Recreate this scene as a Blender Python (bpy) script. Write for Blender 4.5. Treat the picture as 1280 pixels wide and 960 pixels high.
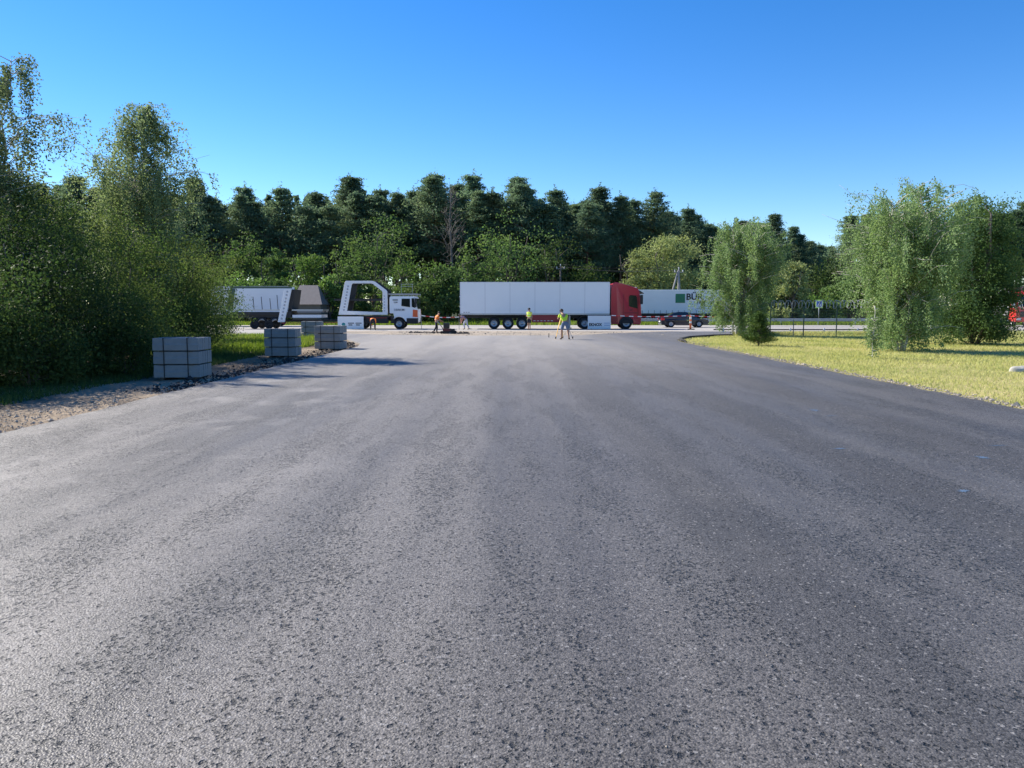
import bpy, bmesh, math, random
import numpy as np
from mathutils import Vector, Matrix

# ------------------------------------------------------------------ camera, sky, sun, exposure
S = bpy.context.scene
for o in list(bpy.data.objects):
    bpy.data.objects.remove(o)
COL = S.collection
FPX, CX, CY, HOR, EYE = 962.0, 640.0, 480.0, 386.0, 1.7
PITCH = math.atan((CY - HOR) / FPX)
cam_d = bpy.data.cameras.new('camera')
cam_d.sensor_width = 36.0
cam_d.lens = 36.0 * FPX / 1280.0
cam_d.clip_end = 6000
cam_d.clip_start = 0.05
cam = bpy.data.objects.new('camera', cam_d)
COL.objects.link(cam)
cam.location = (0, 0, EYE)
cam.rotation_euler = (math.pi / 2 - PITCH, 0, 0)
S.camera = cam

SUN_AZ, SUN_EL = math.radians(-60), math.radians(37)      # azimuth from +Y, negative = to the left
world = bpy.data.worlds.new('World')
S.world = world
world.use_nodes = True
nt = world.node_tree
nt.nodes.clear()
w_out = nt.nodes.new('ShaderNodeOutputWorld')
w_bg = nt.nodes.new('ShaderNodeBackground')
w_sky = nt.nodes.new('ShaderNodeTexSky')
w_sky.sky_type = 'NISHITA'
w_sky.sun_disc = False
w_sky.sun_elevation = SUN_EL
w_sky.sun_rotation = SUN_AZ
w_sky.altitude = 1800
w_sky.air_density = 1.15
w_sky.dust_density = 0.15
w_sky.ozone_density = 3.0
w_bg.inputs['Strength'].default_value = 0.102
w_hs = nt.nodes.new('ShaderNodeHueSaturation')
w_hs.inputs['Saturation'].default_value = 1.36
w_hs.inputs['Hue'].default_value = 0.509
nt.links.new(w_sky.outputs[0], w_hs.inputs['Color'])
nt.links.new(w_hs.outputs[0], w_bg.inputs['Color'])
nt.links.new(w_bg.outputs[0], w_out.inputs['Surface'])

sun_d = bpy.data.lights.new('sun', 'SUN')
sun_d.energy = 5.0
sun_d.angle = math.radians(0.53)
sun_d.color = (1.0, 0.93, 0.82)
sun = bpy.data.objects.new('sun', sun_d)
COL.objects.link(sun)
to_sun = Vector((math.sin(SUN_AZ) * math.cos(SUN_EL), math.cos(SUN_AZ) * math.cos(SUN_EL), math.sin(SUN_EL)))
sun.rotation_euler = to_sun.to_track_quat('Z', 'Y').to_euler()
sun.location = to_sun * 200

S.view_settings.view_transform = 'Standard'
S.view_settings.look = 'None'
S.view_settings.gamma = 1.0
S.view_settings.use_curve_mapping = False
S.view_settings.exposure = 0.95
S.cycles.use_denoising = True
S.cycles.denoiser = 'OPENIMAGEDENOISE'
S.cycles.denoising_input_passes = 'RGB_ALBEDO_NORMAL'
S.cycles.max_bounces = 6
S.cycles.transparent_max_bounces = 4


# ------------------------------------------------------------------ placement from the survey of the photograph
def G(u, v):
    """ground point seen at pixel (u, v)"""
    c, s = math.cos(PITCH), math.sin(PITCH)
    x = (u - CX) / FPX
    y = (CY - v) / FPX
    dy, dz = c + y * s, -s + y * c
    t = -EYE / dz
    return Vector((x * t, dy * t, 0))


def X(u, Y):
    return (u - CX) / FPX * Y


def Z(v, Y):
    return EYE - (v - HOR) / FPX * Y


# ------------------------------------------------------------------ materials
MATS = {}


def new_mat(name):
    m = bpy.data.materials.new(name)
    m.use_nodes = True
    n = m.node_tree
    n.nodes.clear()
    out = n.nodes.new('ShaderNodeOutputMaterial')
    MATS[name] = m
    return m, n, out


def nd(n, typ, **kw):
    x = n.nodes.new(typ)
    for k, v in kw.items():
        setattr(x, k, v)
    return x


def lk(n, a, b):
    n.links.new(a, b)


def simple(name, col, rough=0.5, metal=0.0, spec=0.5, var=0.12, scale=3.0, bump=0.0, bscale=30, coat=0.0):
    """painted / plain material with slight dirt-like variation in tone and gloss"""
    m, n, out = new_mat(name)
    p = nd(n, 'ShaderNodeBsdfPrincipled')
    tc = nd(n, 'ShaderNodeTexCoord')
    no = nd(n, 'ShaderNodeTexNoise')
    no.inputs['Scale'].default_value = scale
    no.inputs['Detail'].default_value = 6
    lk(n, tc.outputs['Object'], no.inputs['Vector'])
    mx = nd(n, 'ShaderNodeMix', data_type='RGBA')
    a = [max(0, c * (1 - var)) for c in col]
    b = [min(1, c * (1 + var)) for c in col]
    mx.inputs['A'].default_value = (*a, 1)
    mx.inputs['B'].default_value = (*b, 1)
    lk(n, no.outputs['Fac'], mx.inputs['Factor'])
    lk(n, mx.outputs['Result'], p.inputs['Base Color'])
    p.inputs['Roughness'].default_value = rough
    p.inputs['Metallic'].default_value = metal
    p.inputs['Specular IOR Level'].default_value = spec
    p.inputs['Coat Weight'].default_value = coat
    if bump:
        n2 = nd(n, 'ShaderNodeTexNoise')
        n2.inputs['Scale'].default_value = bscale
        n2.inputs['Detail'].default_value = 5
        lk(n, tc.outputs['Object'], n2.inputs['Vector'])
        bm_ = nd(n, 'ShaderNodeBump')
        bm_.inputs['Strength'].default_value = bump
        bm_.inputs['Distance'].default_value = 0.02
        lk(n, n2.outputs['Fac'], bm_.inputs['Height'])
        lk(n, bm_.outputs['Normal'], p.inputs['Normal'])
    lk(n, p.outputs[0], out.inputs['Surface'])
    return m


def leafmat(name, c1, c2, c3, trans=0.35, nscale=0.7, rough=0.65):
    """leaf: three tones mixed per leaf and per clump, thin and translucent"""
    m, n, out = new_mat(name)
    geo = nd(n, 'ShaderNodeNewGeometry')
    tc = nd(n, 'ShaderNodeTexCoord')
    oi = nd(n, 'ShaderNodeObjectInfo')
    no = nd(n, 'ShaderNodeTexNoise')
    no.inputs['Scale'].default_value = nscale
    no.inputs['Detail'].default_value = 3
    lk(n, tc.outputs['Object'], no.inputs['Vector'])
    m1 = nd(n, 'ShaderNodeMix', data_type='RGBA')
    m1.inputs['A'].default_value = (*c1, 1)
    m1.inputs['B'].default_value = (*c2, 1)
    lk(n, geo.outputs['Random Per Island'], m1.inputs['Factor'])
    mr = nd(n, 'ShaderNodeMapRange')
    mr.inputs['From Min'].default_value = 0.45
    mr.inputs['From Max'].default_value = 0.75
    lk(n, no.outputs['Fac'], mr.inputs['Value'])
    m2 = nd(n, 'ShaderNodeMix', data_type='RGBA')
    lk(n, mr.outputs[0], m2.inputs['Factor'])
    lk(n, m1.outputs['Result'], m2.inputs['A'])
    m2.inputs['B'].default_value = (*c3, 1)
    hs = nd(n, 'ShaderNodeHueSaturation')
    r2 = nd(n, 'ShaderNodeMapRange')
    r2.inputs['To Min'].default_value = 0.75
    r2.inputs['To Max'].default_value = 1.25
    lk(n, oi.outputs['Random'], r2.inputs['Value'])
    lk(n, r2.outputs[0], hs.inputs['Value'])
    lk(n, m2.outputs['Result'], hs.inputs['Color'])
    p = nd(n, 'ShaderNodeBsdfPrincipled')
    p.inputs['Roughness'].default_value = rough
    p.inputs['Specular IOR Level'].default_value = 0.1
    lk(n, hs.outputs[0], p.inputs['Base Color'])
    tr = nd(n, 'ShaderNodeBsdfTranslucent')
    h3 = nd(n, 'ShaderNodeHueSaturation')
    h3.inputs['Value'].default_value = 1.35
    h3.inputs['Saturation'].default_value = 1.15
    lk(n, hs.outputs[0], h3.inputs['Color'])
    lk(n, h3.outputs[0], tr.inputs['Color'])
    mx = nd(n, 'ShaderNodeMixShader')
    mx.inputs[0].default_value = trans
    lk(n, p.outputs[0], mx.inputs[1])
    lk(n, tr.outputs[0], mx.inputs[2])
    lk(n, mx.outputs[0], out.inputs['Surface'])
    return m


def mathn(n, op, a, b=None, clamp=False):
    x = nd(n, 'ShaderNodeMath', operation=op)
    x.use_clamp = clamp
    for i, v in enumerate((a, b)):
        if v is None:
            continue
        if isinstance(v, (int, float)):
            x.inputs[i].default_value = v
        else:
            lk(n, v, x.inputs[i])
    return x.outputs[0]


def ramp(n, val, lo, hi, a=0.0, b=1.0):
    r = nd(n, 'ShaderNodeMapRange')
    r.interpolation_type = 'SMOOTHSTEP'
    r.inputs['From Min'].default_value = lo
    r.inputs['From Max'].default_value = hi
    r.inputs['To Min'].default_value = a
    r.inputs['To Max'].default_value = b
    lk(n, val, r.inputs['Value'])
    return r.outputs[0]


def mixc(n, f, a, b):
    x = nd(n, 'ShaderNodeMix', data_type='RGBA')
    for key, v in (('Factor', f), ('A', a), ('B', b)):
        if isinstance(v, tuple):
            x.inputs[key].default_value = (*v, 1) if len(v) == 3 else v
        elif isinstance(v, (int, float)):
            x.inputs[key].default_value = v
        else:
            lk(n, v, x.inputs[key])
    return x.outputs['Result']


def noise(n, vec, scale, detail=4, rough=0.55, sc=None):
    if sc:
        mp = nd(n, 'ShaderNodeMapping')
        mp.inputs['Scale'].default_value = sc
        lk(n, vec, mp.inputs['Vector'])
        vec = mp.outputs[0]
    x = nd(n, 'ShaderNodeTexNoise')
    x.inputs['Scale'].default_value = scale
    x.inputs['Detail'].default_value = detail
    x.inputs['Roughness'].default_value = rough
    lk(n, vec, x.inputs['Vector'])
    return x.outputs['Fac']


def asphalt_new():
    m, n, out = new_mat('new asphalt')
    tc = nd(n, 'ShaderNodeTexCoord')
    P = tc.outputs['Object']
    sep = nd(n, 'ShaderNodeSeparateXYZ')
    lk(n, P, sep.inputs[0])
    x = sep.outputs['X']
    y = sep.outputs['Y']
    # aggregate: two sizes of chips
    vo = nd(n, 'ShaderNodeTexVoronoi')
    vo.inputs['Scale'].default_value = 95
    lk(n, P, vo.inputs['Vector'])
    vo2 = nd(n, 'ShaderNodeTexVoronoi')
    vo2.inputs['Scale'].default_value = 75
    lk(n, P, vo2.inputs['Vector'])
    chip = nd(n, 'ShaderNodeSeparateColor')
    lk(n, vo.outputs['Color'], chip.inputs[0])
    chip2 = nd(n, 'ShaderNodeSeparateColor')
    lk(n, vo2.outputs['Color'], chip2.inputs[0])
    # laying lanes: long streaks along the direction of travel
    wob = noise(n, P, 0.22, 2)
    xw = mathn(n, 'ADD', x, mathn(n, 'MULTIPLY', mathn(n, 'SUBTRACT', wob, 0.5), 0.55))
    cx = nd(n, 'ShaderNodeCombineXYZ')
    lk(n, xw, cx.inputs[0])
    lk(n, mathn(n, 'MULTIPLY', y, 0.035), cx.inputs[1])
    streak = ramp(n, noise(n, cx.outputs[0], 0.95, 3, 0.5), 0.28, 0.72)
    def band(c, w):
        d = mathn(n, 'ABSOLUTE', mathn(n, 'SUBTRACT', xw, c))
        return ramp(n, d, w * 0.35, w, 1.0, 0.0)
    b1 = mathn(n, 'MAXIMUM', band(1.75, 0.62), band(3.75, 0.6))
    b1 = mathn(n, 'MAXIMUM', b1, band(5.6, 0.75))
    b1 = mathn(n, 'MAXIMUM', b1, mathn(n, 'MULTIPLY', band(-4.1, 0.5), 0.4))
    brk = ramp(n, noise(n, P, 0.55, 3, 0.5, sc=(1.0, 0.25, 1.0)), 0.34, 0.62, 0.55, 1.0)
    smooth = mathn(n, 'MULTIPLY', b1, brk)
    # open-textured (coarse) patches with single pits where chips have torn out
    rough_patch = ramp(n, noise(n, P, 1.7, 5, 0.6, sc=(1.0, 0.2, 1.0)), 0.40, 0.66)
    rough_patch = mathn(n, 'MULTIPLY', rough_patch, mathn(n, 'SUBTRACT', 1.0, mathn(n, 'MULTIPLY', smooth, 0.7)))
    dis = nd(n, 'ShaderNodeTexNoise')
    dis.inputs['Scale'].default_value = 55
    dis.inputs['Detail'].default_value = 2
    lk(n, P, dis.inputs['Vector'])
    dv = nd(n, 'ShaderNodeVectorMath', operation='MULTIPLY_ADD')
    lk(n, dis.outputs['Color'], dv.inputs[0])
    dv.inputs[1].default_value = (0.03, 0.03, 0.0)
    lk(n, P, dv.inputs[2])
    def pitset(scale, thr_lo, thr_hi):
        v = nd(n, 'ShaderNodeTexVoronoi')
        v.inputs['Scale'].default_value = scale
        lk(n, dv.outputs[0], v.inputs['Vector'])
        c = nd(n, 'ShaderNodeSeparateColor')
        lk(n, v.outputs['Color'], c.inputs[0])
        thr = ramp(n, rough_patch, 0.0, 1.0, thr_hi, thr_lo)
        on = mathn(n, 'GREATER_THAN', c.outputs[2], thr)
        return mathn(n, 'MULTIPLY', on, ramp(n, v.outputs['Distance'], 0.25, 0.62, 1.0, 0.0))
    pits = mathn(n, 'MAXIMUM', pitset(36, 0.80, 0.985), pitset(70, 0.72, 0.94))
    # colour
    base = mixc(n, streak, (0.078, 0.072, 0.067), (0.150, 0.139, 0.128))
    base = mixc(n, mathn(n, 'MULTIPLY', smooth, 0.9), base, (0.036, 0.037, 0.041))
    sheen_fade = ramp(n, xw, -1.0, 4.0, 0.0, 0.62)  # darker to the right: left-hand sun sheen painted into the base colour
    base = mixc(n, sheen_fade, base, (0.050, 0.049, 0.050))
    tone = ramp(n, chip.outputs[0], 0.0, 1.0, 0.6, 1.55)
    mul = nd(n, 'ShaderNodeVectorMath', operation='SCALE')
    lk(n, base, mul.inputs[0])
    lk(n, tone, mul.inputs['Scale'])
    col = mul.outputs[0]
    light = mathn(n, 'GREATER_THAN', chip2.outputs[1], 0.975)
    col = mixc(n, mathn(n, 'MULTIPLY', light, 0.55), col, (0.30, 0.29, 0.28))
    col = mixc(n, mathn(n, 'MULTIPLY', pits, 0.8), col, (0.008, 0.009, 0.011))
    # dust tracked in by lorries: tan, at left near and far end, where painted grazing sheen adds to it
    dust = ramp(n, noise(n, P, 0.75, 6, 0.62, sc=(1.0, 0.6, 1.0)), 0.47, 0.70)
    left = ramp(n, x, -4.5, -1.0, 1.0, 0.12)
    dfac = mathn(n, 'MULTIPLY', dust, mathn(n, 'MULTIPLY', left, 0.6))
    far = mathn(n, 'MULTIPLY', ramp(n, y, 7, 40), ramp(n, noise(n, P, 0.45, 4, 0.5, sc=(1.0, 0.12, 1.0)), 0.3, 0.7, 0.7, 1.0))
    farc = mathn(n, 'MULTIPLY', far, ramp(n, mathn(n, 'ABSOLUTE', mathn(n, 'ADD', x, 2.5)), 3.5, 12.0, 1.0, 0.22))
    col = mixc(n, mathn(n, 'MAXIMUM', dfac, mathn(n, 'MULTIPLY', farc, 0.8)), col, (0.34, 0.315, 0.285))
    p = nd(n, 'ShaderNodeBsdfPrincipled')
    lk(n, col, p.inputs['Base Color'])
    rg = mathn(n, 'ADD', 0.50, mathn(n, 'MULTIPLY', streak, 0.10))
    rg = mathn(n, 'ADD', rg, mathn(n, 'MULTIPLY', smooth, 0.10), True)
    rg = mathn(n, 'ADD', rg, mathn(n, 'MULTIPLY', farc, 0.2), True)
    lk(n, rg, p.inputs['Roughness'])
    p.inputs['Specular IOR Level'].default_value = 0.4
    # relief
    h = mathn(n, 'MULTIPLY', ramp(n, vo.outputs['Distance'], 0.0, 0.75, 1.0, 0.0), 0.55)
    h = mathn(n, 'ADD', h, mathn(n, 'MULTIPLY', chip.outputs[1], 0.5))
    h = mathn(n, 'ADD', h, mathn(n, 'MULTIPLY', mathn(n, 'MULTIPLY', chip2.outputs[0], rough_patch), 1.3))
    h = mathn(n, 'SUBTRACT', h, mathn(n, 'MULTIPLY', pits, 3.6))
    bp = nd(n, 'ShaderNodeBump')
    bp.inputs['Distance'].default_value = 0.004
    lk(n, h, bp.inputs['Height'])
    lk(n, ramp(n, y, 14, 45, 1.0, 0.35), bp.inputs['Strength'])
    lk(n, bp.outputs[0], p.inputs['Normal'])
    lk(n, p.outputs[0], out.inputs['Surface'])
    return m


def ground_mat(name, cols, scale=1.2, bump=0.6, fine=40, bdist=0.02):
    """soil / sand / lawn: three tones blended by noise at two scales"""
    m, n, out = new_mat(name)
    tc = nd(n, 'ShaderNodeTexCoord')
    P = tc.outputs['Object']
    a = ramp(n, noise(n, P, scale, 6, 0.6), 0.35, 0.65)
    b = ramp(n, noise(n, P, scale * 0.22, 4), 0.42, 0.66)
    f = noise(n, P, fine, 4, 0.7)
    c = mixc(n, a, cols[0], cols[1])
    c = mixc(n, b, c, cols[2])
    mul = nd(n, 'ShaderNodeVectorMath', operation='SCALE')
    lk(n, c, mul.inputs[0])
    lk(n, ramp(n, f, 0.25, 0.75, 0.65, 1.35), mul.inputs['Scale'])
    p = nd(n, 'ShaderNodeBsdfPrincipled')
    p.inputs['Roughness'].default_value = 0.95
    p.inputs['Specular IOR Level'].default_value = 0.15
    lk(n, mul.outputs[0], p.inputs['Base Color'])
    bp = nd(n, 'ShaderNodeBump')
    bp.inputs['Strength'].default_value = bump
    bp.inputs['Distance'].default_value = bdist
    lk(n, mathn(n, 'ADD', f, noise(n, P, fine * 0.2, 4)), bp.inputs['Height'])
    lk(n, bp.outputs[0], p.inputs['Normal'])
    lk(n, p.outputs[0], out.inputs['Surface'])
    return m


def birch_bark():
    m, n, out = new_mat('birch bark')
    tc = nd(n, 'ShaderNodeTexCoord')
    f = noise(n, tc.outputs['Object'], 9, 4, 0.6, sc=(0.5, 0.5, 2.6))
    c = mixc(n, ramp(n, f, 0.56, 0.66), (0.55, 0.52, 0.47), (0.05, 0.045, 0.04))
    p = nd(n, 'ShaderNodeBsdfPrincipled')
    p.inputs['Roughness'].default_value = 0.8
    lk(n, c, p.inputs['Base Color'])
    lk(n, p.outputs[0], out.inputs['Surface'])
    return m


asphalt_new()
ground_mat('old asphalt', [(0.31, 0.295, 0.275), (0.40, 0.375, 0.345), (0.35, 0.325, 0.295)], 0.5, 0.25, 60, 0.006)
ground_mat('sand', [(0.30, 0.25, 0.19), (0.40, 0.34, 0.27), (0.24, 0.21, 0.17)], 0.9, 0.6, 22, 0.03)
ground_mat('soil', [(0.15, 0.115, 0.08), (0.24, 0.185, 0.13), (0.36, 0.285, 0.205)], 0.9, 1.0, 16, 0.05)
ground_mat('lawn soil', [(0.36, 0.335, 0.12), (0.44, 0.36, 0.18), (0.31, 0.29, 0.10)], 0.5, 0.8, 30, 0.03)
ground_mat('meadow', [(0.05, 0.07, 0.025), (0.085, 0.085, 0.035), (0.04, 0.055, 0.02)], 0.15, 0.6, 8, 0.1)
simple('concrete kerb', (0.26, 0.265, 0.265), 0.9, var=0.16, scale=7, bump=0.35, bscale=60, spec=0.25)
simple('batten wood', (0.09, 0.07, 0.05), 0.85)
simple('black strap', (0.01, 0.01, 0.011), 0.5)
simple('trailer white', (0.80, 0.81, 0.82), 0.38, var=0.035, scale=1.2)
simple('carrier white', (0.74, 0.75, 0.77), 0.5, var=0.06)
simple('curtain white', (0.70, 0.71, 0.73), 0.6, var=0.07, scale=0.9, bump=0.25, bscale=2.5)
simple('grey metal', (0.33, 0.34, 0.35), 0.45, metal=0.6)
simple('dull grey', (0.22, 0.22, 0.225), 0.7)
simple('hole grey', (0.42, 0.43, 0.46), 0.8)
simple('galvanised', (0.45, 0.46, 0.47), 0.45, metal=0.7)
simple('chassis', (0.012, 0.013, 0.016), 0.6)
simple('tyre', (0.018, 0.018, 0.019), 0.85)
simple('rim', (0.42, 0.43, 0.45), 0.4, metal=0.6)
simple('truck red', (0.42, 0.008, 0.03), 0.28, var=0.06, coat=0.4)
simple('skirt red', (0.30, 0.012, 0.022), 0.4, var=0.08)
simple('fire red', (0.62, 0.025, 0.025), 0.3, var=0.05, coat=0.3)
simple('car blue', (0.008, 0.011, 0.03), 0.2, var=0.05, coat=0.6)
simple('window glass', (0.012, 0.016, 0.02), 0.06, spec=0.8, var=0.02)
simple('black plastic', (0.016, 0.016, 0.018), 0.5)
simple('tail lamp', (0.5, 0.02, 0.03), 0.2)
simple('lamp orange', (0.75, 0.12, 0.03), 0.3)
simple('lamp clear', (0.6, 0.6, 0.6), 0.15)
simple('logo green', (0.01, 0.16, 0.075), 0.5, var=0.25, scale=2.5)
simple('print black', (0.012, 0.014, 0.018), 0.6)
simple('print teal', (0.05, 0.28, 0.27), 0.6)
simple('print blue', (0.06, 0.19, 0.42), 0.6)
simple('sign blue', (0.02, 0.09, 0.40), 0.4)
simple('sign lime', (0.60, 0.85, 0.16), 0.4)
simple('sign white', (0.8, 0.8, 0.8), 0.4)
simple('bollard orange', (0.85, 0.20, 0.07), 0.45)
simple('tape white', (0.8, 0.78, 0.77), 0.5)
simple('tape red', (0.6, 0.03, 0.03), 0.5)
simple('fence green', (0.045, 0.085, 0.065), 0.5)
simple('post grey', (0.20, 0.21, 0.20), 0.7)
simple('skin', (0.42, 0.23, 0.15), 0.55, var=0.06)
simple('hair', (0.02, 0.014, 0.01), 0.7)
simple('orange cloth', (1.0, 0.24, 0.03), 0.8, var=0.1, scale=9)
simple('yellow cloth', (0.62, 0.85, 0.05), 0.8, var=0.1, scale=9)
simple('dull yellow cloth', (0.62, 0.62, 0.16), 0.8, var=0.1, scale=9)
simple('dark cloth', (0.016, 0.018, 0.028), 0.85)
simple('denim', (0.13, 0.18, 0.28), 0.85, var=0.12)
simple('pale cloth', (0.52, 0.50, 0.54), 0.85)
simple('plum cloth', (0.16, 0.11, 0.20), 0.85)
simple('reflector', (0.75, 0.75, 0.7), 0.35)
simple('shoe', (0.02, 0.018, 0.016), 0.7)
simple('tripod yellow', (0.75, 0.42, 0.06), 0.5)
simple('concrete post', (0.25, 0.245, 0.235), 0.9, bump=0.2)
simple('wire', (0.05, 0.05, 0.055), 0.6)
simple('roof sheet', (0.17, 0.15, 0.14), 0.8, var=0.2, scale=2)
simple('wall render', (0.13, 0.12, 0.105), 0.9)
simple('stone', (0.42, 0.40, 0.35), 0.9, var=0.15, bump=0.5, bscale=12)
simple('gravel stone', (0.36, 0.31, 0.25), 0.95, var=0.35, scale=5)
simple('asphalt clod', (0.022, 0.022, 0.024), 0.9, var=0.3, scale=4)
simple('mark blue', (0.07, 0.12, 0.19), 0.7, var=0.5, scale=40)
simple('pine bark', (0.20, 0.10, 0.06), 0.9, var=0.35, scale=1.5)
simple('grey bark', (0.12, 0.10, 0.085), 0.9, var=0.3, scale=4)
simple('dead wood', (0.15, 0.13, 0.115), 0.9, var=0.2)
simple('machine red', (0.09, 0.012, 0.016), 0.45)
birch_bark()
leafmat('leaf pine', (0.10, 0.155, 0.10), (0.145, 0.21, 0.12), (0.18, 0.225, 0.11), 0.42, 0.35)
leafmat('leaf willow', (0.21, 0.26, 0.10), (0.30, 0.34, 0.15), (0.24, 0.265, 0.09), 0.3, 0.5)
leafmat('leaf edge', (0.075, 0.13, 0.045), (0.12, 0.19, 0.065), (0.16, 0.22, 0.07), 0.38, 0.3)
leafmat('leaf bright', (0.085, 0.15, 0.04), (0.13, 0.205, 0.06), (0.155, 0.215, 0.07), 0.4, 0.4)
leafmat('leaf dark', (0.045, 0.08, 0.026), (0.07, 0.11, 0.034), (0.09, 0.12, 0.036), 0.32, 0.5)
leafmat('leaf shrub', (0.055, 0.10, 0.028), (0.12, 0.17, 0.055), (0.19, 0.215, 0.065), 0.45, 0.8)
leafmat('leaf birch', (0.12, 0.19, 0.075), (0.22, 0.285, 0.14), (0.16, 0.22, 0.075), 0.42, 0.8)
leafmat('leaf thicket birch', (0.14, 0.19, 0.085), (0.22, 0.265, 0.135), (0.18, 0.215, 0.08), 0.42, 0.8)
leafmat('leaf spruce', (0.05, 0.095, 0.025), (0.085, 0.14, 0.035), (0.11, 0.16, 0.035), 0.15, 2.0)
leafmat('grass blade', (0.37, 0.385, 0.14), (0.50, 0.47, 0.22), (0.28, 0.32, 0.10), 0.4, 0.35)
leafmat('grass lush', (0.12, 0.19, 0.03), (0.20, 0.27, 0.05), (0.22, 0.24, 0.07), 0.4, 0.6)


# ------------------------------------------------------------------ mesh helpers
def link(name, me, mat=None, parent=None):
    o = bpy.data.objects.new(name, me)
    COL.objects.link(o)
    if mat:
        me.materials.append(MATS[mat])
    if parent is not None:
        o.parent = parent
    return o


def tag(o, label=None, cat=None, group=None, kind=None):
    if label:
        o['label'] = label
    if cat:
        o['category'] = cat
    if group:
        o['group'] = group
    if kind:
        o['kind'] = kind
    return o


def empty(name, loc=(0, 0, 0), rz=0.0):
    o = bpy.data.objects.new(name, None)
    o.empty_display_size = 0.2
    COL.objects.link(o)
    o.location = loc
    o.rotation_euler = (0, 0, rz)
    return o


def copy_tree(o, parent=None):
    c = o.copy()
    COL.objects.link(c)
    c.parent = parent
    for ch in o.children:
        copy_tree(ch, c)
    return c


class MB:
    """collects shapes for one mesh"""

    def __init__(self):
        self.v, self.f, self.sm = [], [], []

    def add(self, vs, fs, smooth=False):
        b = len(self.v)
        self.v += [tuple(p) for p in vs]
        self.f += [tuple(i + b for i in f) for f in fs]
        self.sm += [smooth] * len(fs)
        return self

    def box(self, x0, x1, y0, y1, z0, z1):
        vs = [(x, y, z) for z in (z0, z1) for y in (y0, y1) for x in (x0, x1)]
        return self.add(vs, [(0, 2, 3, 1), (4, 5, 7, 6), (0, 1, 5, 4), (2, 6, 7, 3), (0, 4, 6, 2), (1, 3, 7, 5)])

    def bar(self, a, b, w, h=None, up=(0, 0, 1)):
        """square bar from a to b"""
        a, b = Vector(a), Vector(b)
        h = h or w
        d = (b - a).normalized()
        u = Vector(up)
        s = d.cross(u)
        if s.length < 1e-4:
            s = d.cross(Vector((0, 1, 0)))
        s.normalize()
        u = s.cross(d)
        vs = [p + s * sx * w / 2 + u * sy * h / 2 for p in (a, b) for sx, sy in ((-1, -1), (1, -1), (1, 1), (-1, 1))]
        return self.add(vs, [(3, 2, 1, 0), (4, 5, 6, 7), (0, 1, 5, 4), (1, 2, 6, 5), (2, 3, 7, 6), (3, 0, 4, 7)])

    def tube(self, pts, radii, n=6, cap=True, smooth=True):
        pts = [Vector(p) for p in pts]
        if isinstance(radii, (int, float)):
            radii = [radii] * len(pts)
        rings = []
        ref = Vector((0.3, 0.9, 0.2))
        for i, p in enumerate(pts):
            d = (pts[min(i + 1, len(pts) - 1)] - pts[max(i - 1, 0)])
            if d.length < 1e-9:
                d = Vector((0, 0, 1))
            d.normalize()
            s = d.cross(ref)
            if s.length < 1e-3:
                s = d.cross(Vector((1, 0, 0)))
            s.normalize()
            t = d.cross(s)
            rings.append([p + (s * math.cos(a) + t * math.sin(a)) * radii[i] for a in [2 * math.pi * k / n for k in range(n)]])
        vs = [q for r in rings for q in r]
        fs = []
        for i in range(len(pts) - 1):
            for k in range(n):
                k2 = (k + 1) % n
                fs.append((i * n + k, i * n + k2, (i + 1) * n + k2, (i + 1) * n + k))
        self.add(vs, fs, smooth)
        if cap:
            b = len(self.v) - len(vs)
            self.f.append(tuple(b + k for k in range(n))[::-1])
            self.f.append(tuple(b + (len(pts) - 1) * n + k for k in range(n)))
            self.sm += [False, False]
        return self

    def lathe(self, prof, n=24, axis='Y', c=(0, 0, 0), smooth=True):
        """prof: (radius, along); axis along Y or Z"""
        vs = []
        for r, a in prof:
            for k in range(n):
                t = 2 * math.pi * k / n
                if axis == 'Y':
                    vs.append((c[0] + r * math.cos(t), c[1] + a, c[2] + r * math.sin(t)))
                else:
                    vs.append((c[0] + r * math.cos(t), c[1] + r * math.sin(t), c[2] + a))
        fs = []
        for i in range(len(prof) - 1):
            for k in range(n):
                k2 = (k + 1) % n
                q = (i * n + k, i * n + k2, (i + 1) * n + k2, (i + 1) * n + k)
                fs.append(q if axis != 'Y' else q[::-1])
        return self.add(vs, fs, smooth)

    def prism(self, poly, y0, y1, taper=None):
        """poly of (x, z), extruded from y0 to y1; taper(x, z) moves the ends towards the middle"""
        n = len(poly)
        ym = (y0 + y1) / 2
        def yy(y, x, z):
            return y if taper is None else ym + (y - ym) * taper(x, z)
        vs = [(x, yy(y0, x, z), z) for x, z in poly] + [(x, yy(y1, x, z), z) for x, z in poly]
        fs = [tuple(range(n)), tuple(range(2 * n - 1, n - 1, -1))]
        for i in range(n):
            j = (i + 1) % n
            fs.append((i, i + n, j + n, j))
        return self.add(vs, fs)

    def build(self, name, mat, parent=None, bevel=0.0, seg=2):
        me = bpy.data.meshes.new(name)
        me.from_pydata(self.v, [], self.f)
        if any(self.sm):
            me.polygons.foreach_set('use_smooth', self.sm)
        me.update()
        bm = bmesh.new()
        bm.from_mesh(me)
        bmesh.ops.recalc_face_normals(bm, faces=bm.faces)
        if bevel:
            ed = [e for e in bm.edges if len(e.link_faces) == 2 and e.calc_face_angle(0) > 0.45]
            bmesh.ops.bevel(bm, geom=ed, offset=bevel, segments=seg, affect='EDGES', profile=0.6, clamp_overlap=True)
        bm.to_mesh(me)
        bm.free()
        return link(name, me, mat, parent)


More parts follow.
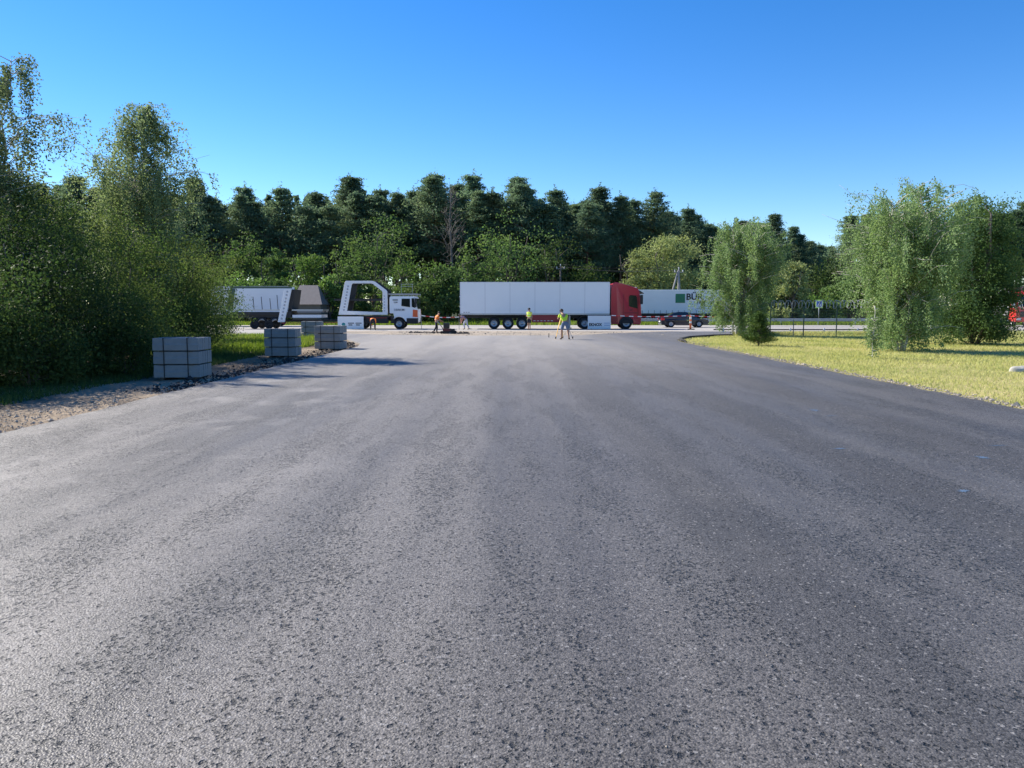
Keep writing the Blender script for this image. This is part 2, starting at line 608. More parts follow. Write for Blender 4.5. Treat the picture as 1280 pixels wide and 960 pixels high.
def np_mesh(name, verts, nper, mat, parent=None):
    """verts (N*nper, 3): N separate polygons of nper corners"""
    me = bpy.data.meshes.new(name)
    nv = len(verts)
    nf = nv // nper
    me.vertices.add(nv)
    me.vertices.foreach_set('co', verts.astype(np.float32).ravel())
    me.loops.add(nv)
    me.loops.foreach_set('vertex_index', np.arange(nv, dtype=np.int32))
    me.polygons.add(nf)
    me.polygons.foreach_set('loop_start', np.arange(0, nv, nper, dtype=np.int32))
    me.polygons.foreach_set('loop_total', np.full(nf, nper, dtype=np.int32))
    me.update(calc_edges=True)
    return link(name, me, mat, parent)


def unit(v):
    return v / np.maximum(np.linalg.norm(v, axis=1, keepdims=True), 1e-9)


def leaf_quads(rng, c, length, width, droop=0.0, outward=None, outw=0.0):
    """leaf-shaped quads (rhombi) at centres c"""
    n = len(c)
    t = rng.normal(size=(n, 3))
    t[:, 2] -= droop * 1.6
    t = unit(t)
    nn = rng.normal(size=(n, 3))
    if outward is not None:
        nn = nn + outward * outw
    b = unit(np.cross(nn, t))
    L = (length * rng.uniform(0.65, 1.35, n))[:, None] if np.isscalar(length) else length[:, None]
    W = L * width
    k = unit(np.cross(t, b)) * L * rng.uniform(-0.12, 0.12, (n, 1))
    q = np.stack([c - t * L * 0.5, c + b * W * 0.5 + k, c + t * L * 0.5, c - b * W * 0.5 + k], axis=1)
    return q.reshape(-1, 3)


# ------------------------------------------------------------------ trees
def limb(mb, a, b, r0, r1, sag=0.0, n=5, seg=4, rng=None, wob=0.05):
    a, b = Vector(a), Vector(b)
    L = (b - a).length
    pts, rad = [], []
    for i in range(seg + 1):
        t = i / seg
        p = a.lerp(b, t)
        p.z += math.sin(t * math.pi) * sag
        if rng is not None and 0 < i < seg:
            p += Vector(rng.normal(size=3)) * wob * L * 0.5
        pts.append(p)
        rad.append(r0 + (r1 - r0) * t)
    mb.tube(pts, rad, n)
    return pts


def broadleaf(name, label, cat, loc, blobs, h, mat, seed, nclus=60, per=200, crad=0.55, leaf=0.075, width=0.6,
              bark='grey bark', stems=3, tr=0.07, group=None, flat=0.75, hidden_trunk=False, outb=0.55, droop=0.2):
    """tree or shrub; blobs = (cx, cy, cz, rx, ry, rz) relative to the base"""
    rng = np.random.default_rng(seed)
    root = empty(name, loc)
    tag(root, label, cat, group)
    vol = np.array([b[3] * b[4] * b[5] for b in blobs])
    vol = vol ** 0.8 / np.sum(vol ** 0.8)
    cen, out = [], []
    for _ in range(nclus):
        b = blobs[rng.choice(len(blobs), p=vol)]
        d = rng.normal(size=3)
        d /= np.linalg.norm(d)
        r = rng.uniform(0.25, 1.0) ** outb * rng.uniform(0.8, 1.1)
        p = np.array(b[:3]) + d * np.array(b[3:]) * r
        if p[2] < 0.12:
            p[2] = rng.uniform(0.1, 0.5)
        cen.append(p)
        out.append(d)
    cen, out = np.array(cen), np.array(out)
    cs, os_ = [], []
    for p, d in zip(cen, out):
        k = int(per * rng.uniform(0.5, 1.5))
        s = crad * rng.uniform(0.6, 1.35)
        off = rng.normal(size=(k, 3)) * np.array([s, s, s * flat]) * 0.55
        cs.append(p + off)
        os_.append(np.repeat(d[None, :], k, 0))
    c = np.concatenate(cs)
    o_ = np.concatenate(os_)
    c[:, 2] = np.maximum(c[:, 2], 0.03)
    np_mesh('crown', leaf_quads(rng, c, leaf, width, droop, o_, 0.8), 4, mat, root)
    mb = MB()
    tops = []
    top = max(b[2] for b in blobs)
    for s in range(stems):
        a = 2 * math.pi * (s + rng.uniform(0, 0.7)) / max(stems, 1)
        sp = 0.0 if stems == 1 else 0.28 * top
        base = Vector((math.cos(a) * 0.12 * (stems > 1), math.sin(a) * 0.12 * (stems > 1), -0.1))
        end = Vector((math.cos(a) * sp, math.sin(a) * sp, top * rng.uniform(0.85, 1.1)))
        tops.append(limb(mb, base, end, tr, tr * 0.3, 0, 7, 6, rng, 0.05))
    for p in cen[: min(len(cen), 42)]:
        st = tops[rng.integers(len(tops))]
        cand = [q for q in st if q.z < p[2] * 0.9] or [st[0]]
        q = cand[-1] if rng.uniform() < 0.5 else cand[rng.integers(len(cand))]
        limb(mb, q, p, tr * 0.36, tr * 0.07, 0.05, 4, 3, rng, 0.06)
    mb.build('trunk', bark, root)
    return root


def birch(name, label, loc, h, seed, spread, stems, mat='leaf birch', zlow=0.12, nbr=70, strand=1.2, per=70, leaf=0.062,
          tr=0.075, lean=(0, 0), topw=0.35, cat='tree', shape=None, trunk_w=0.42):
    """birch: pale stems, thin ascending branches and hanging leafy strands"""
    rng = np.random.default_rng(seed)
    root = empty(name, loc)
    tag(root, label, cat)
    mb = MB()
    st = []
    for s in range(stems):
        a = 2 * math.pi * (s + rng.uniform(0, 0.6)) / stems
        sp = spread * trunk_w * (0 if stems == 1 else 1) * rng.uniform(0.6, 1.1)
        hh = h * (rng.uniform(0.66, 0.95) if s else 0.97)
        b0 = Vector((math.cos(a) * 0.15 * (stems > 1), math.sin(a) * 0.15 * (stems > 1), -0.1))
        e = Vector((math.cos(a) * sp + lean[0], math.sin(a) * sp + lean[1], hh))
        st.append(limb(mb, b0, e, tr * rng.uniform(0.75, 1.1), 0.012, 0, 7, 10, rng, 0.022))
    cs = []
    ph = rng.uniform(0, 6.28, 2)
    for i in range(nbr):
        pts = st[rng.integers(len(st))]
        t = rng.uniform(zlow, 1.0) ** 0.9
        f = t * (len(pts) - 1)
        k = min(int(f), len(pts) - 2)
        p0 = pts[k].lerp(pts[k + 1], f - k)
        a = rng.uniform(0, 2 * math.pi)
        rel = p0.z / h
        prof = (math.sin(min(1, rel * 1.25 + 0.18) * math.pi * 0.5) if rel < 0.65 else 1.0 - (rel - 0.65) / 0.35 * (1 - topw)) if shape is None else shape(rel)
        lobe = 0.82 + 0.20 * math.sin(2 * a + ph[0] + rel * 5) + 0.16 * math.sin(3 * a + ph[1] - rel * 7)
        reach = spread * prof * lobe * rng.uniform(0.4, 1.15)
        e = p0 + Vector((math.cos(a) * reach, math.sin(a) * reach, reach * rng.uniform(0.15, 0.75)))
        e.z = min(e.z, h * rng.uniform(0.93, 1.02))
        bp = limb(mb, p0, e, 0.016 + 0.01 * (1 - rel), 0.004, 0.12 * reach, 4, 4, rng, 0.04)
        # hanging strands along the outer part
        for j in range(int(rng.integers(3, 6))):
            tt = rng.uniform(0.3, 1.0) * 4
            kk = min(int(tt), 3)
            q = bp[kk].lerp(bp[kk + 1], tt - kk)
            L = strand * rng.uniform(0.35, 1.15)
            m = int(per * rng.uniform(0.6, 1.4) * L / strand)
            u = rng.uniform(0, 1, m)
            dirx = np.array([math.cos(a), math.sin(a)]) * rng.uniform(0.05, 0.35)
            c = np.zeros((m, 3))
            c[:, 0] = q.x + dirx[0] * u * L
            c[:, 1] = q.y + dirx[1] * u * L
            c[:, 2] = q.z - (u ** 1.35) * L
            c += rng.normal(size=(m, 3)) * np.array([0.075, 0.075, 0.06]) * (0.7 + 0.7 * rng.uniform())
            cs.append(c[c[:, 2] > 0.08])
    c = np.concatenate(cs)
    np_mesh('crown', leaf_quads(rng, c, leaf, 0.68, 0.55), 4, mat, root)
    mb.build('trunk', 'birch bark', root)
    return root


def pine_proto(seed, h):
    rng = np.random.default_rng(seed)
    root = empty('pine_tree', (0, 0, 0))
    mb = MB()
    lx, ly = rng.normal(size=2) * 0.35
    tp = [Vector((lx * t * t, ly * t * t, h * 0.96 * t)) for t in np.linspace(0, 1, 9)]
    tp[0].z = -0.3
    mb.tube(tp, [0.24 * (1 - 0.86 * t) for t in np.linspace(0, 1, 9)], 7)
    cs, ou = [], []
    z0 = h * rng.uniform(0.34, 0.44)
    z = z0
    while z < h - 0.5:
        rel = (z - z0) / (h - z0)
        Rm = (0.25 + 3.7 * (1 - rel) ** 0.9) * min(1.0, 0.55 + rel * 1.9)
        nbr = int(rng.integers(5, 8))
        a0 = rng.uniform(0, 6.28)
        f = z / (h * 0.96) * 8
        k = min(int(f), 7)
        p0 = tp[k].lerp(tp[k + 1], min(1, f - k))
        for i in range(nbr):
            if rel < 0.3 and rng.uniform() < 0.35:
                continue
            a = a0 + 6.283 * i / nbr + rng.normal() * 0.25
            R = Rm * rng.uniform(0.4, 1.25)
            e = p0 + Vector((math.cos(a) * R, math.sin(a) * R, R * rng.uniform(-0.05, 0.35) + 0.2))
            limb(mb, p0, e, 0.045, 0.012, -0.05 * R, 4, 2)
            for j in range(5):
                q = p0.lerp(e, rng.uniform(0.4, 1.08))
                m = int(rng.integers(14, 24))
                s = 0.20 + 0.12 * R
                off = rng.normal(size=(m, 3)) * np.array([s, s, s * 0.5])
                cs.append(np.array(q) + off)
                ou.append(np.repeat(np.array([[math.cos(a) * .6, math.sin(a) * .6, 1.0]]), m, 0))
        z += rng.uniform(0.3, 0.75)
    # leader
    m = 60
    off = rng.normal(size=(m, 3)) * np.array([0.12, 0.12, 0.5])
    cs.append(np.array([lx, ly, h - 0.7]) + off)
    ou.append(np.repeat(np.array([[0.0, 0.0, 1.0]]), m, 0))
    c, o_ = np.concatenate(cs), np.concatenate(ou)
    np_mesh('crown', leaf_quads(rng, c, 0.34, 0.34, -0.25, o_, 0.7), 4, 'leaf pine', root)
    mb.build('trunk', 'pine bark', root)
    return root


# ================================================================== THE SETTING
rs = np.random.default_rng(5)


def sheet(name, poly, z, mat, thick=0.0, wob=0.0, step=0.6, seed=1, skirt=0.3):
    """flat sheet from an outline; long edges resampled with a slightly uneven line"""
    r = np.random.default_rng(seed)
    pts = []
    n = len(poly)
    for i in range(n):
        a, b = np.array(poly[i], float), np.array(poly[(i + 1) % n], float)
        L = np.linalg.norm(b - a)
        k = max(1, int(L / step)) if wob else 1
        k = min(k, 160)
        nrm = np.array([-(b - a)[1], (b - a)[0]]) / max(L, 1e-6)
        for j in range(k):
            p = a + (b - a) * j / k
            if wob and j:
                p = p + nrm * r.normal() * wob
            pts.append(p)
    m = len(pts)
    vs = [(p[0], p[1], z) for p in pts]
    fs = [tuple(range(m))]
    if thick:
        vs += [(p[0], p[1], z - thick) for p in pts]
        for i in range(m):
            j = (i + 1) % m
            fs.append((i, i + m, j + m, j))
    mb = MB()
    mb.add(vs, fs)
    o = mb.build(name, mat)
    o['kind'] = 'structure'
    return o


sheet('ground', [(-900, -200), (900, -200), (900, 1500), (-900, 1500)], -0.11, 'meadow')
# highway and its apron, old pale asphalt
sheet('highway', [(-400, 57.5), (400, 57.5), (400, 83), (-400, 83)], -0.055, 'old asphalt', 0.05)
sheet('verge_path', [(-60, 54), (-14, 52.5), (-10.5, 47), (-6, 47.5), (-6, 59), (-60, 59)], -0.04, 'old asphalt', 0.05, 0.05)
# the new asphalt of the yard: a long lane that opens into the junction
asp = [(-7.0, -10), (8.75, -10), (8.7, 36), (8.75, 40), (9.1, 42.6), (10.2, 45.2), (12.4, 48.2), (15.5, 50.2), (20, 51.3), (30, 52.3), (60, 53.5),
       (60, 58.6), (12, 58.2), (6.5, 53.5), (4.5, 50), (-4, 49), (-8.2, 51), (-12.5, 54.2), (-12.2, 52.8), (-10.6, 47.5), (-9.0, 42.5), (-7.5, 38.2), (-7.0, 35.0)]
sheet('yard_asphalt', asp, 0.0, 'new asphalt', 0.09, 0.018, 0.35, 3)
sheet('sand_strip', [(-15, 53.5), (-8.3, 50.4), (-4, 48.4), (4.6, 49.4), (6.9, 53.2), (12.4, 57.6), (12.4, 59.6), (-15, 60)], -0.02, 'sand', 0.06, 0.12, 0.5, 4)

# left roadside soil, slightly bumpy
def bumpy(name, x0, x1, y0, y1, dx, z, amp, mat, seed, edge=None, fn=None):
    r = np.random.default_rng(seed)
    nx, ny = int((x1 - x0) / dx) + 1, int((y1 - y0) / dx) + 1
    xs, ys = np.linspace(x0, x1, nx), np.linspace(y0, y1, ny)
    gx, gy = np.meshgrid(xs, ys)
    gz = np.zeros_like(gx)
    for s, w in ((0.6, 0.5), (1.7, 0.3), (4.1, 0.2)):
        for _ in range(5):
            a = r.uniform(0, 6.28)
            gz += w / 5 * np.sin((gx * math.cos(a) + gy * math.sin(a)) * s * r.uniform(0.7, 1.4) + r.uniform(0, 6.28))
    gz = z + gz * amp + r.normal(size=gz.shape) * amp * 0.12
    if fn is not None:
        gz = fn(gx, gy, gz)
    vs = np.stack([gx, gy, gz], -1).reshape(-1, 3)
    fs = []
    for j in range(ny - 1):
        for i in range(nx - 1):
            if edge is None or edge((xs[i] + xs[i + 1]) / 2, (ys[j] + ys[j + 1]) / 2):
                fs.append((j * nx + i, j * nx + i + 1, (j + 1) * nx + i + 1, (j + 1) * nx + i))
    me = bpy.data.meshes.new(name)
    me.from_pydata([tuple(v) for v in vs], [], fs)
    me.polygons.foreach_set('use_smooth', [True] * len(fs))
    me.update()
    o = link(name, me, mat)
    o['kind'] = 'structure'
    return o


def left_limit(y):
    """x of the asphalt's left edge"""
    tab = [(-20, -7.0), (35, -7.0), (38.2, -7.5), (42.5, -9.0), (47.5, -10.6), (53, -12.3), (56, -20), (58, -60)]
    for (ya, xa), (yb, xb) in zip(tab, tab[1:]):
        if ya <= y <= yb:
            return xa + (xb - xa) * (y - ya) / (yb - ya)
    return -60


bumpy('soil_verge', -40, -6.7, -8, 56, 0.30, -0.07, 0.07, 'soil', 11, lambda x, y: x < left_limit(y) + 0.25,
      lambda x, y, z: np.minimum(z, 0.10))


def right_limit(y):
    tab = [(-20, 8.75), (36, 8.7), (40, 8.75), (42.6, 9.1), (45.2, 10.2), (48.2, 12.4), (50.2, 15.5), (51.3, 20), (52.3, 30), (53.5, 60)]
    for (ya, xa), (yb, xb) in zip(tab, tab[1:]):
        if ya <= y <= yb:
            return xa + (xb - xa) * (y - ya) / (yb - ya)
    return 99


bumpy('lawn', 8.4, 62, -8, 53.5, 0.5, -0.03, 0.06, 'lawn soil', 12, lambda x, y: x > right_limit(y) - 0.25,
      lambda x, y, z: np.where(x < 9.4, z - 0.03, z))

# grass blades on the lawn, the weedy patch by the pallets and the verge
def blades(name, label, rng, px, py, hgt, mat, zoff=-0.06, wid=0.16):
    n = len(px)
    a = rng.uniform(0, 6.28, n)
    L = hgt * rng.uniform(0.5, 1.4, n)
    w = np.maximum(L * wid, 0.006)
    lean = rng.normal(size=(n, 2)) * 0.45 * L[:, None]
    b = np.stack([px, py, np.full(n, zoff)], 1)
    dx = np.stack([np.cos(a) * w, np.sin(a) * w, np.zeros(n)], 1)
    t = b.copy()
    t[:, :2] += lean
    t[:, 2] += L
    q = np.stack([b - dx, b + dx, t], 1).reshape(-1, 3)
    o = np_mesh(name, q, 3, mat)
    tag(o, label, 'grass', kind='stuff')
    return o


rg = np.random.default_rng(21)
N = 330000
yy_ = 9 + 44 * rg.uniform(0, 1, N) ** 1.5
xx_ = 8.5 + 30 * rg.uniform(0, 1, N) ** 1.25
rl = np.array([right_limit(v) for v in np.linspace(-10, 53.4, 400)])
lim = np.interp(yy_, np.linspace(-10, 53.4, 400), rl)
patch = (np.sin(xx_ * 0.9 + np.sin(yy_ * 0.7) * 1.5) + np.sin(yy_ * 0.55 + xx_ * 0.4) + rg.normal(size=N) * 0.7)
ok = (xx_ > lim + 0.15 + rg.exponential(0.35, N)) & (xx_ < yy_ * 0.72 + 3) & (patch > -1.6)
xx_, yy_ = xx_[ok], yy_[ok]
blades('grass', 'short sunlit yellow-green mown lawn on the right', rg, xx_, yy_, 0.045 + 0.0012 * yy_, 'grass blade', -0.04)
N = 26000
y2 = rg.uniform(29, 47, N)
x2 = -9.0 - 8 * rg.uniform(0, 1, N) ** 0.8
ok = (x2 < np.interp(y2, [29, 38, 47], [-9.3, -9.6, -12.0])) & (rg.uniform(0, 1, N) < np.clip((y2 - 27) / 6, 0, 1))
blades('weeds', 'bright green uncut grass between the shrubs and the kerbstone pallets', rg, x2[ok], y2[ok], 0.30, 'grass lush', -0.08, 0.07)
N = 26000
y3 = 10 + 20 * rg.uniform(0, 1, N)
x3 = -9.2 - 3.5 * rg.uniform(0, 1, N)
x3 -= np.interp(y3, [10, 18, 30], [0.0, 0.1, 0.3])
blades('shade_grass', 'dark grass at the foot of the left shrubs', rg, x3, y3, 0.13, 'leaf dark', -0.08, 0.09)  # darker leaf colour stands in for the shade under the shrubs
N = 30000
y4 = rg.uniform(51, 54, N)
x4 = rg.uniform(14, 34, N)
y4 = np.interp(x4, [14, 20, 34], [49.0, 50.6, 51.8]) - np.abs(rg.normal(size=N)) * 0.45
blades('verge_grass', 'tall uncut grass along the foot of the wire fence', rg, x4, y4, 0.26, 'grass blade', -0.05, 0.07)
N = 60000
y5 = rg.uniform(83.5, 96, N)
x5 = rg.uniform(-60, 70, N)
blades('far_verge_grass', 'pale rough grass verge beyond the highway', rg, x5, y5, 0.38, 'grass lush', -0.11, 0.10)


# gravel and clods
def stones(name, label, rng, px, py, size, mat, z=0.0, cat='gravel', flat=0.6):
    n = len(px)
    base = np.array([(1, 0, 0), (0, 1, 0), (-1, 0, 0), (0, -1, 0), (0, 0, 1), (0, 0, -1)], float)
    fc = np.array([(0, 1, 4), (1, 2, 4), (2, 3, 4), (3, 0, 4), (1, 0, 5), (2, 1, 5), (3, 2, 5), (0, 3, 5)])
    s = size * rng.lognormal(0, 0.5, n)
    vs = base[None] * (1 + rng.normal(size=(n, 6, 1)) * 0.28)
    a = rng.uniform(0, 6.28, n)
    ca, sa = np.cos(a)[:, None], np.sin(a)[:, None]
    x = vs[:, :, 0] * ca - vs[:, :, 1] * sa
    y = (vs[:, :, 0] * sa + vs[:, :, 1] * ca) * rng.uniform(0.6, 1, (n, 1))
    zz = vs[:, :, 2] * flat
    v = np.stack([x, y, zz], -1) * s[:, None, None]
    v[:, :, 0] += px[:, None]
    v[:, :, 1] += py[:, None]
    v[:, :, 2] += (z + s * flat * 0.3)[:, None]
    tri = v[:, fc, :].reshape(-1, 3)
    o = np_mesh(name, tri, 3, mat)
    tag(o, label, cat, kind='stuff')
    return o


N = 9000
y6 = 8 + 30 * rg.uniform(0, 1, N) ** 1.4
x6 = -7.05 - np.abs(rg.normal(size=N)) * np.interp(y6, [8, 13, 16, 38], [1.4, 1.2, 0.45, 0.7])
x6 += np.interp(y6, [8, 35, 38], [0, 0, -0.4])
stones('gravel', 'pale gravel and wood chips on the soil beside the left asphalt edge', rg, x6, y6, 0.011, 'gravel stone', -0.05)
N = 1500
y7 = 16 + 24 * rg.uniform(0, 1, N)
x7 = np.interp(y7, [16, 35, 40], [-7.15, -7.15, -8.2]) - np.abs(rg.normal(size=N)) * 0.5
stones('asphalt_clods', 'black clods of asphalt spilled along the left asphalt edge', rg, x7, y7, 0.024, 'asphalt clod', -0.04)
N = 3600
y8 = 10 + 34 * rg.uniform(0, 1, N) ** 1.3
x8 = np.interp(y8, np.linspace(-10, 53.4, 400), rl) + 0.02 + np.abs(rg.normal(size=N)) * np.interp(y8, [10, 30, 40, 44], [0.16, 0.3, 0.8, 1.2])
stones('edge_gravel', 'small pale stones along the border of the lawn', rg, x8, y8, 0.015, 'gravel stone', 0.0)
N = 320
x9 = X(rg.uniform(508, 585, N), 55)
y9 = 56.0 + rg.normal(size=N) * 0.6
stones('rubble', 'dark broken asphalt rubble on the sand near the orange-vested worker', rg, x9, y9, 0.05, 'asphalt clod', -0.02)
N = 500
xa = rg.uniform(-9, 10, N)
ya = rg.uniform(50, 58, N)
stones('sand_pebbles', 'scattered pebbles on the sand strip before the highway', rg, xa, ya, 0.025, 'gravel stone', -0.01)
# loose chips on the new asphalt close to the camera
N = 600
yb = 2.6 + 9 * rg.uniform(0, 1, N) ** 1.6
xb = (rg.uniform(-0.72, 0.72, N)) * yb
okb = (xb > -6.8) & (xb < 8.5)
stones('loose_chips', 'loose pale stone chips lying on the dark new asphalt', rg, xb[okb], yb[okb], 0.0028, 'gravel stone', 0.001)

# dark raised lip of spoil around the tip of the lawn
lip = [(8.95, 39.6), (9.25, 42.3), (10.35, 44.9), (12.5, 47.8), (15.5, 49.8), (19, 50.9)]
mbk = MB()
mbk.tube([(x, y, 0.02) for x, y in lip], [0.05, 0.11, 0.12, 0.11, 0.1, 0.05], 6)
tag(mbk.build('asphalt_lip', 'asphalt clod'), kind='structure')

# survey paint on the asphalt
def paint(u, v, L, W, rot, seed):
    r = np.random.default_rng(seed)
    c = G(u, v)
    mb = MB()
    k = 26
    pts = []
    for i in range(k):
        a = 6.283 * i / k
        q = r.uniform(.7, 1.2) if i % 2 else r.uniform(.15, .55)
        pts.append((math.cos(a) * L * q, math.sin(a) * W * q))
    mb.add([(c.x + x * math.cos(rot) - y * math.sin(rot), c.y + x * math.sin(rot) + y * math.cos(rot), 0.004) for x, y in pts], [tuple(range(k))])
    return mb.build('paint_mark', 'mark blue')


for i, (u, v, L, W, rot, lab) in enumerate([
        (1018, 513, .10, .16, .3, 'largest blue spray-paint spot on the asphalt near the lawn'),
        (1039, 520, .13, .03, .0, 'thin blue paint dash just beyond the largest blue spot'),
        (1049, 561, .11, .05, .2, 'faint blue paint smear in the middle of the right asphalt'),
        (1228, 572, .10, .10, -.3, 'blue paint spot near the right edge of the picture'),
        (1250, 557, .18, .03, .1, 'long thin blue paint dash by the right edge of the picture'),
        (1205, 614, .09, .06, .5, 'nearest faint blue paint spot on the right asphalt')]):
    tag(paint(u, v, L, W, rot, 40 + i), lab, 'paint mark', 'blue survey paint marks')

# ================================================================== KERBSTONE PALLETS
def kerb_mesh():
    mb = MB()
    # cross-section in (y, z): 15 x 30 cm, one chamfered top edge; length along x
    sec = [(-.072, 0), (.072, 0), (.072, .305), (-.045, .305), (-.058, .165), (-.072, .15)]
    L = .56
    n = len(sec)
    vs = [(-L, y, z) for y, z in sec] + [(L, y, z) for y, z in sec]
    fs = [tuple(range(n))[::-1], tuple(range(n, 2 * n))] + [(i, (i + 1) % n, (i + 1) % n + n, i + n) for i in range(n)]
    mb.add(vs, fs)
    o = mb.build('kerbstone', 'concrete kerb', None, 0.006, 1)
    me = o.data
    bpy.data.objects.remove(o)
    return me


KERB = kerb_mesh()
rk = np.random.default_rng(77)


def kerb_pallet(loc, rz, label):
    r = empty('kerbstone_pallet', loc, rz)
    tag(r, label, 'kerbstones', 'pallets of concrete kerbstones by the left edge')
    bat = MB()
    for lay in range(3):
        z = 0.06 + lay * 0.335
        for x in (-.36, .36):
            mbb = MB()
            mbb.box(x - .04, x + .04, -.46, .46, z - (0.06 if lay == 0 else .028), z - .002)
            mbb.build('batten', 'batten wood', r)
        for k in range(6):
            o = bpy.data.objects.new('kerbstone', KERB)
            COL.objects.link(o)
            o.parent = r
            o.location = (rk.normal() * 0.006, -.3825 + k * .153 + rk.normal() * 0.002, z)
            o.rotation_euler = (0, 0, rk.normal() * 0.006)
    for x in (-.29, .29):
        mbb = MB()
        t = 0.006
        y0, y1, z0, z1 = -.47, .47, 0.035, 1.04
        for a, b in (((x, y0, z0), (x, y0, z1)), ((x, y1, z0), (x, y1, z1)), ((x, y0, z1), (x, y1, z1)), ((x, y0, z0), (x, y1, z0))):
            mbb.bar(a, b, 0.022, t, up=(0, 1, 0) if a[1] == b[1] else (0, 0, 1))
        mbb.build('strap', 'black strap', r)
    return r


for u, Y, rz, lab in ((228, 19.5, .05, 'nearest and largest stack of grey concrete kerbstones, before the dark shrubs'),
                      (354, 28.3, .04, 'second stack of grey kerbstones, beside the bright grass'),
                      (414, 33.2, -.10, 'third stack of grey kerbstones, at the bend of the asphalt edge'),
                      (391, 45.0, .06, 'farthest small stack of kerbstones, half hidden behind the third one')):
    kerb_pallet((X(u, Y), Y, -0.06), rz, lab)

# ================================================================== VEHICLES (built heading +X, near side towards the camera at -Y)
def wheel_proto(r=0.5, w=0.3, name='wheel'):
    mb = MB()
    mb.lathe([(r * .58, -w / 2), (r * .9, -w / 2), (r * .98, -w * .38), (r, -w * .2), (r, w * .2), (r * .98, w * .38), (r * .9, w / 2), (r * .58, w / 2), (r * .58, -w / 2)], 32)
    o = mb.build(name, 'tyre')
    mb = MB()
    mb.lathe([(0.001, -w * .30), (r * .2, -w * .34), (r * .24, -w * .12), (r * .47, -w * .16), (r * .55, -w * .40), (r * .585, -w * .44), (r * .585, w * .44), (0.001, w * .3)], 32)
    mb.build('rim', 'rim', o)
    return o


WP = {}


def wheel(parent, x, y, r=0.5, w=0.3):
    key = (r, w)
    if key not in WP:
        WP[key] = wheel_proto(r, w)
        o = WP[key]
    else:
        o = copy_tree(WP[key])
    o.parent = parent
    o.location = (x, y, r)
    if y > 0:
        o.rotation_euler = (0, 0, math.pi)
    return o


def text_part(body, size, loc, mat, parent, name='lettering', bold=0.0, spacing=1.0, rot=(math.pi / 2, 0, 0), sx=1.0):
    cu = bpy.data.curves.new('txt', 'FONT')
    cu.body = body
    cu.size = size
    cu.extrude = 0.002
    cu.offset = bold
    cu.space_character = spacing
    cu.resolution_u = 3
    to = bpy.data.objects.new('txt', cu)
    COL.objects.link(to)
    dg = bpy.context.evaluated_depsgraph_get()
    me = bpy.data.meshes.new_from_object(to.evaluated_get(dg))
    bpy.data.objects.remove(to)
    bpy.data.curves.remove(cu)
    me.materials.clear()
    o = link(name, me, mat, parent)
    o.location = loc
    o.rotation_euler = rot
    o.scale = (sx, 1, 1)
    return o


def arc(cx, cz, r, a0, a1, n=10):
    return [(cx + r * math.cos(a0 + (a1 - a0) * i / n), cz + r * math.sin(a0 + (a1 - a0) * i / n)) for i in range(n + 1)]


ROADZ = -0.055
# ---- red tractor
YT = 68.1
tr_ = empty('truck_tractor', (X(763, 66.85), YT, ROADZ))
tag(tr_, 'dark red tractor unit with tall sloping cab, coupled to the white trailer', 'truck')
rc = 0.62
cabp = [(0.06, 0.42), (0.62, 0.42)] + arc(1.36, 0.5, rc, math.pi + .13, -.13, 12) + [(2.02, 0.40), (2.58, 0.38), (2.64, 0.55), (2.66, 1.4), (2.60, 2.3), (2.46, 3.22), (2.32, 3.5), (1.7, 3.72), (1.0, 3.92), (.45, 4.02), (.16, 3.95), (0.02, 3.6), (0.02, 1.3)]
mb = MB()
mb.prism(cabp, -1.23, 1.23, lambda x, z: 1.0 - 0.05 * max(0, z - 2.2) / 1.8 - 0.06 * max(0, x - 2.2))
mb.build('cab', 'truck red', tr_, 0.05, 2)
for sy in (-1, 1):
    mb = MB()
    mb.prism([(1.62, 1.95), (2.30, 1.78), (2.30, 2.0), (2.24, 2.78), (2.12, 2.9), (1.66, 2.92), (1.56, 2.8), (1.56, 2.05)], sy * 1.205, sy * 1.236)
    w_ = mb.build('side_window', 'window glass', tr_)
    mb = MB()
    mb.box(1.10, 1.12, sy * 1.225, sy * 1.24, 0.95, 3.0)
    mb.box(2.34, 2.36, sy * 1.205, sy * 1.238, 1.0, 2.9)
    mb.box(1.2, 2.3, sy * 1.226, sy * 1.242, 1.38, 1.42)
    d_ = mb.build('door_seam', 'chassis', tr_)
    mb = MB()
    mb.box(1.62, 1.84, sy * 1.236, sy * 1.262, 1.62, 1.68)
    mb.build('door_handle', 'black plastic', tr_)
    mb = MB()
    mb.box(2.50, 2.74, sy * 1.30, sy * 1.44, 2.15, 2.95)
    mr_ = mb.build('mirror', 'black plastic', tr_, 0.03)
    mb = MB()
    mb.bar((2.45, sy * 1.2, 2.85), (2.62, sy * 1.36, 2.85), .04)
    mb.build('mirror_arm', 'black plastic', mr_)
    mb = MB()
    mb.prism([(0.06, 0.5), (0.60, 0.5), (0.60, 1.0), (0.06, 1.0)], sy * 1.236, sy * 1.25)
    mb.build('step_panel', 'skirt red', tr_)
    # dark wheel arch lining
    mb = MB()
    mb.prism(arc(1.36, .5, .61, math.pi, 0, 12), sy * .75, sy * 1.20)
    mb.build('wheel_arch', 'chassis', tr_)
    wheel(tr_, 1.36, sy * 1.05)
    wheel(tr_, -2.25, sy * 1.02)
    mb = MB()
    mb.prism(arc(-2.25, .55, .62, math.pi * .95, .05 * math.pi, 10) + arc(-2.25, .55, .58, .05 * math.pi, math.pi * .95, 10), sy * .78, sy * 1.2)
    mb.build('mudguard', 'black plastic', tr_)
    mb = MB()
    mb.lathe([(0.001, -.62), (.30, -.62), (.33, -.58), (.33, .58), (.30, .62), (.001, .62)], 20, 'Y')
    ft = mb.build('fuel_tank', 'grey metal', tr_)
    ft.rotation_euler = (0, 0, math.pi / 2)
    ft.location = (-.85, sy * .82, .78)
mb = MB()
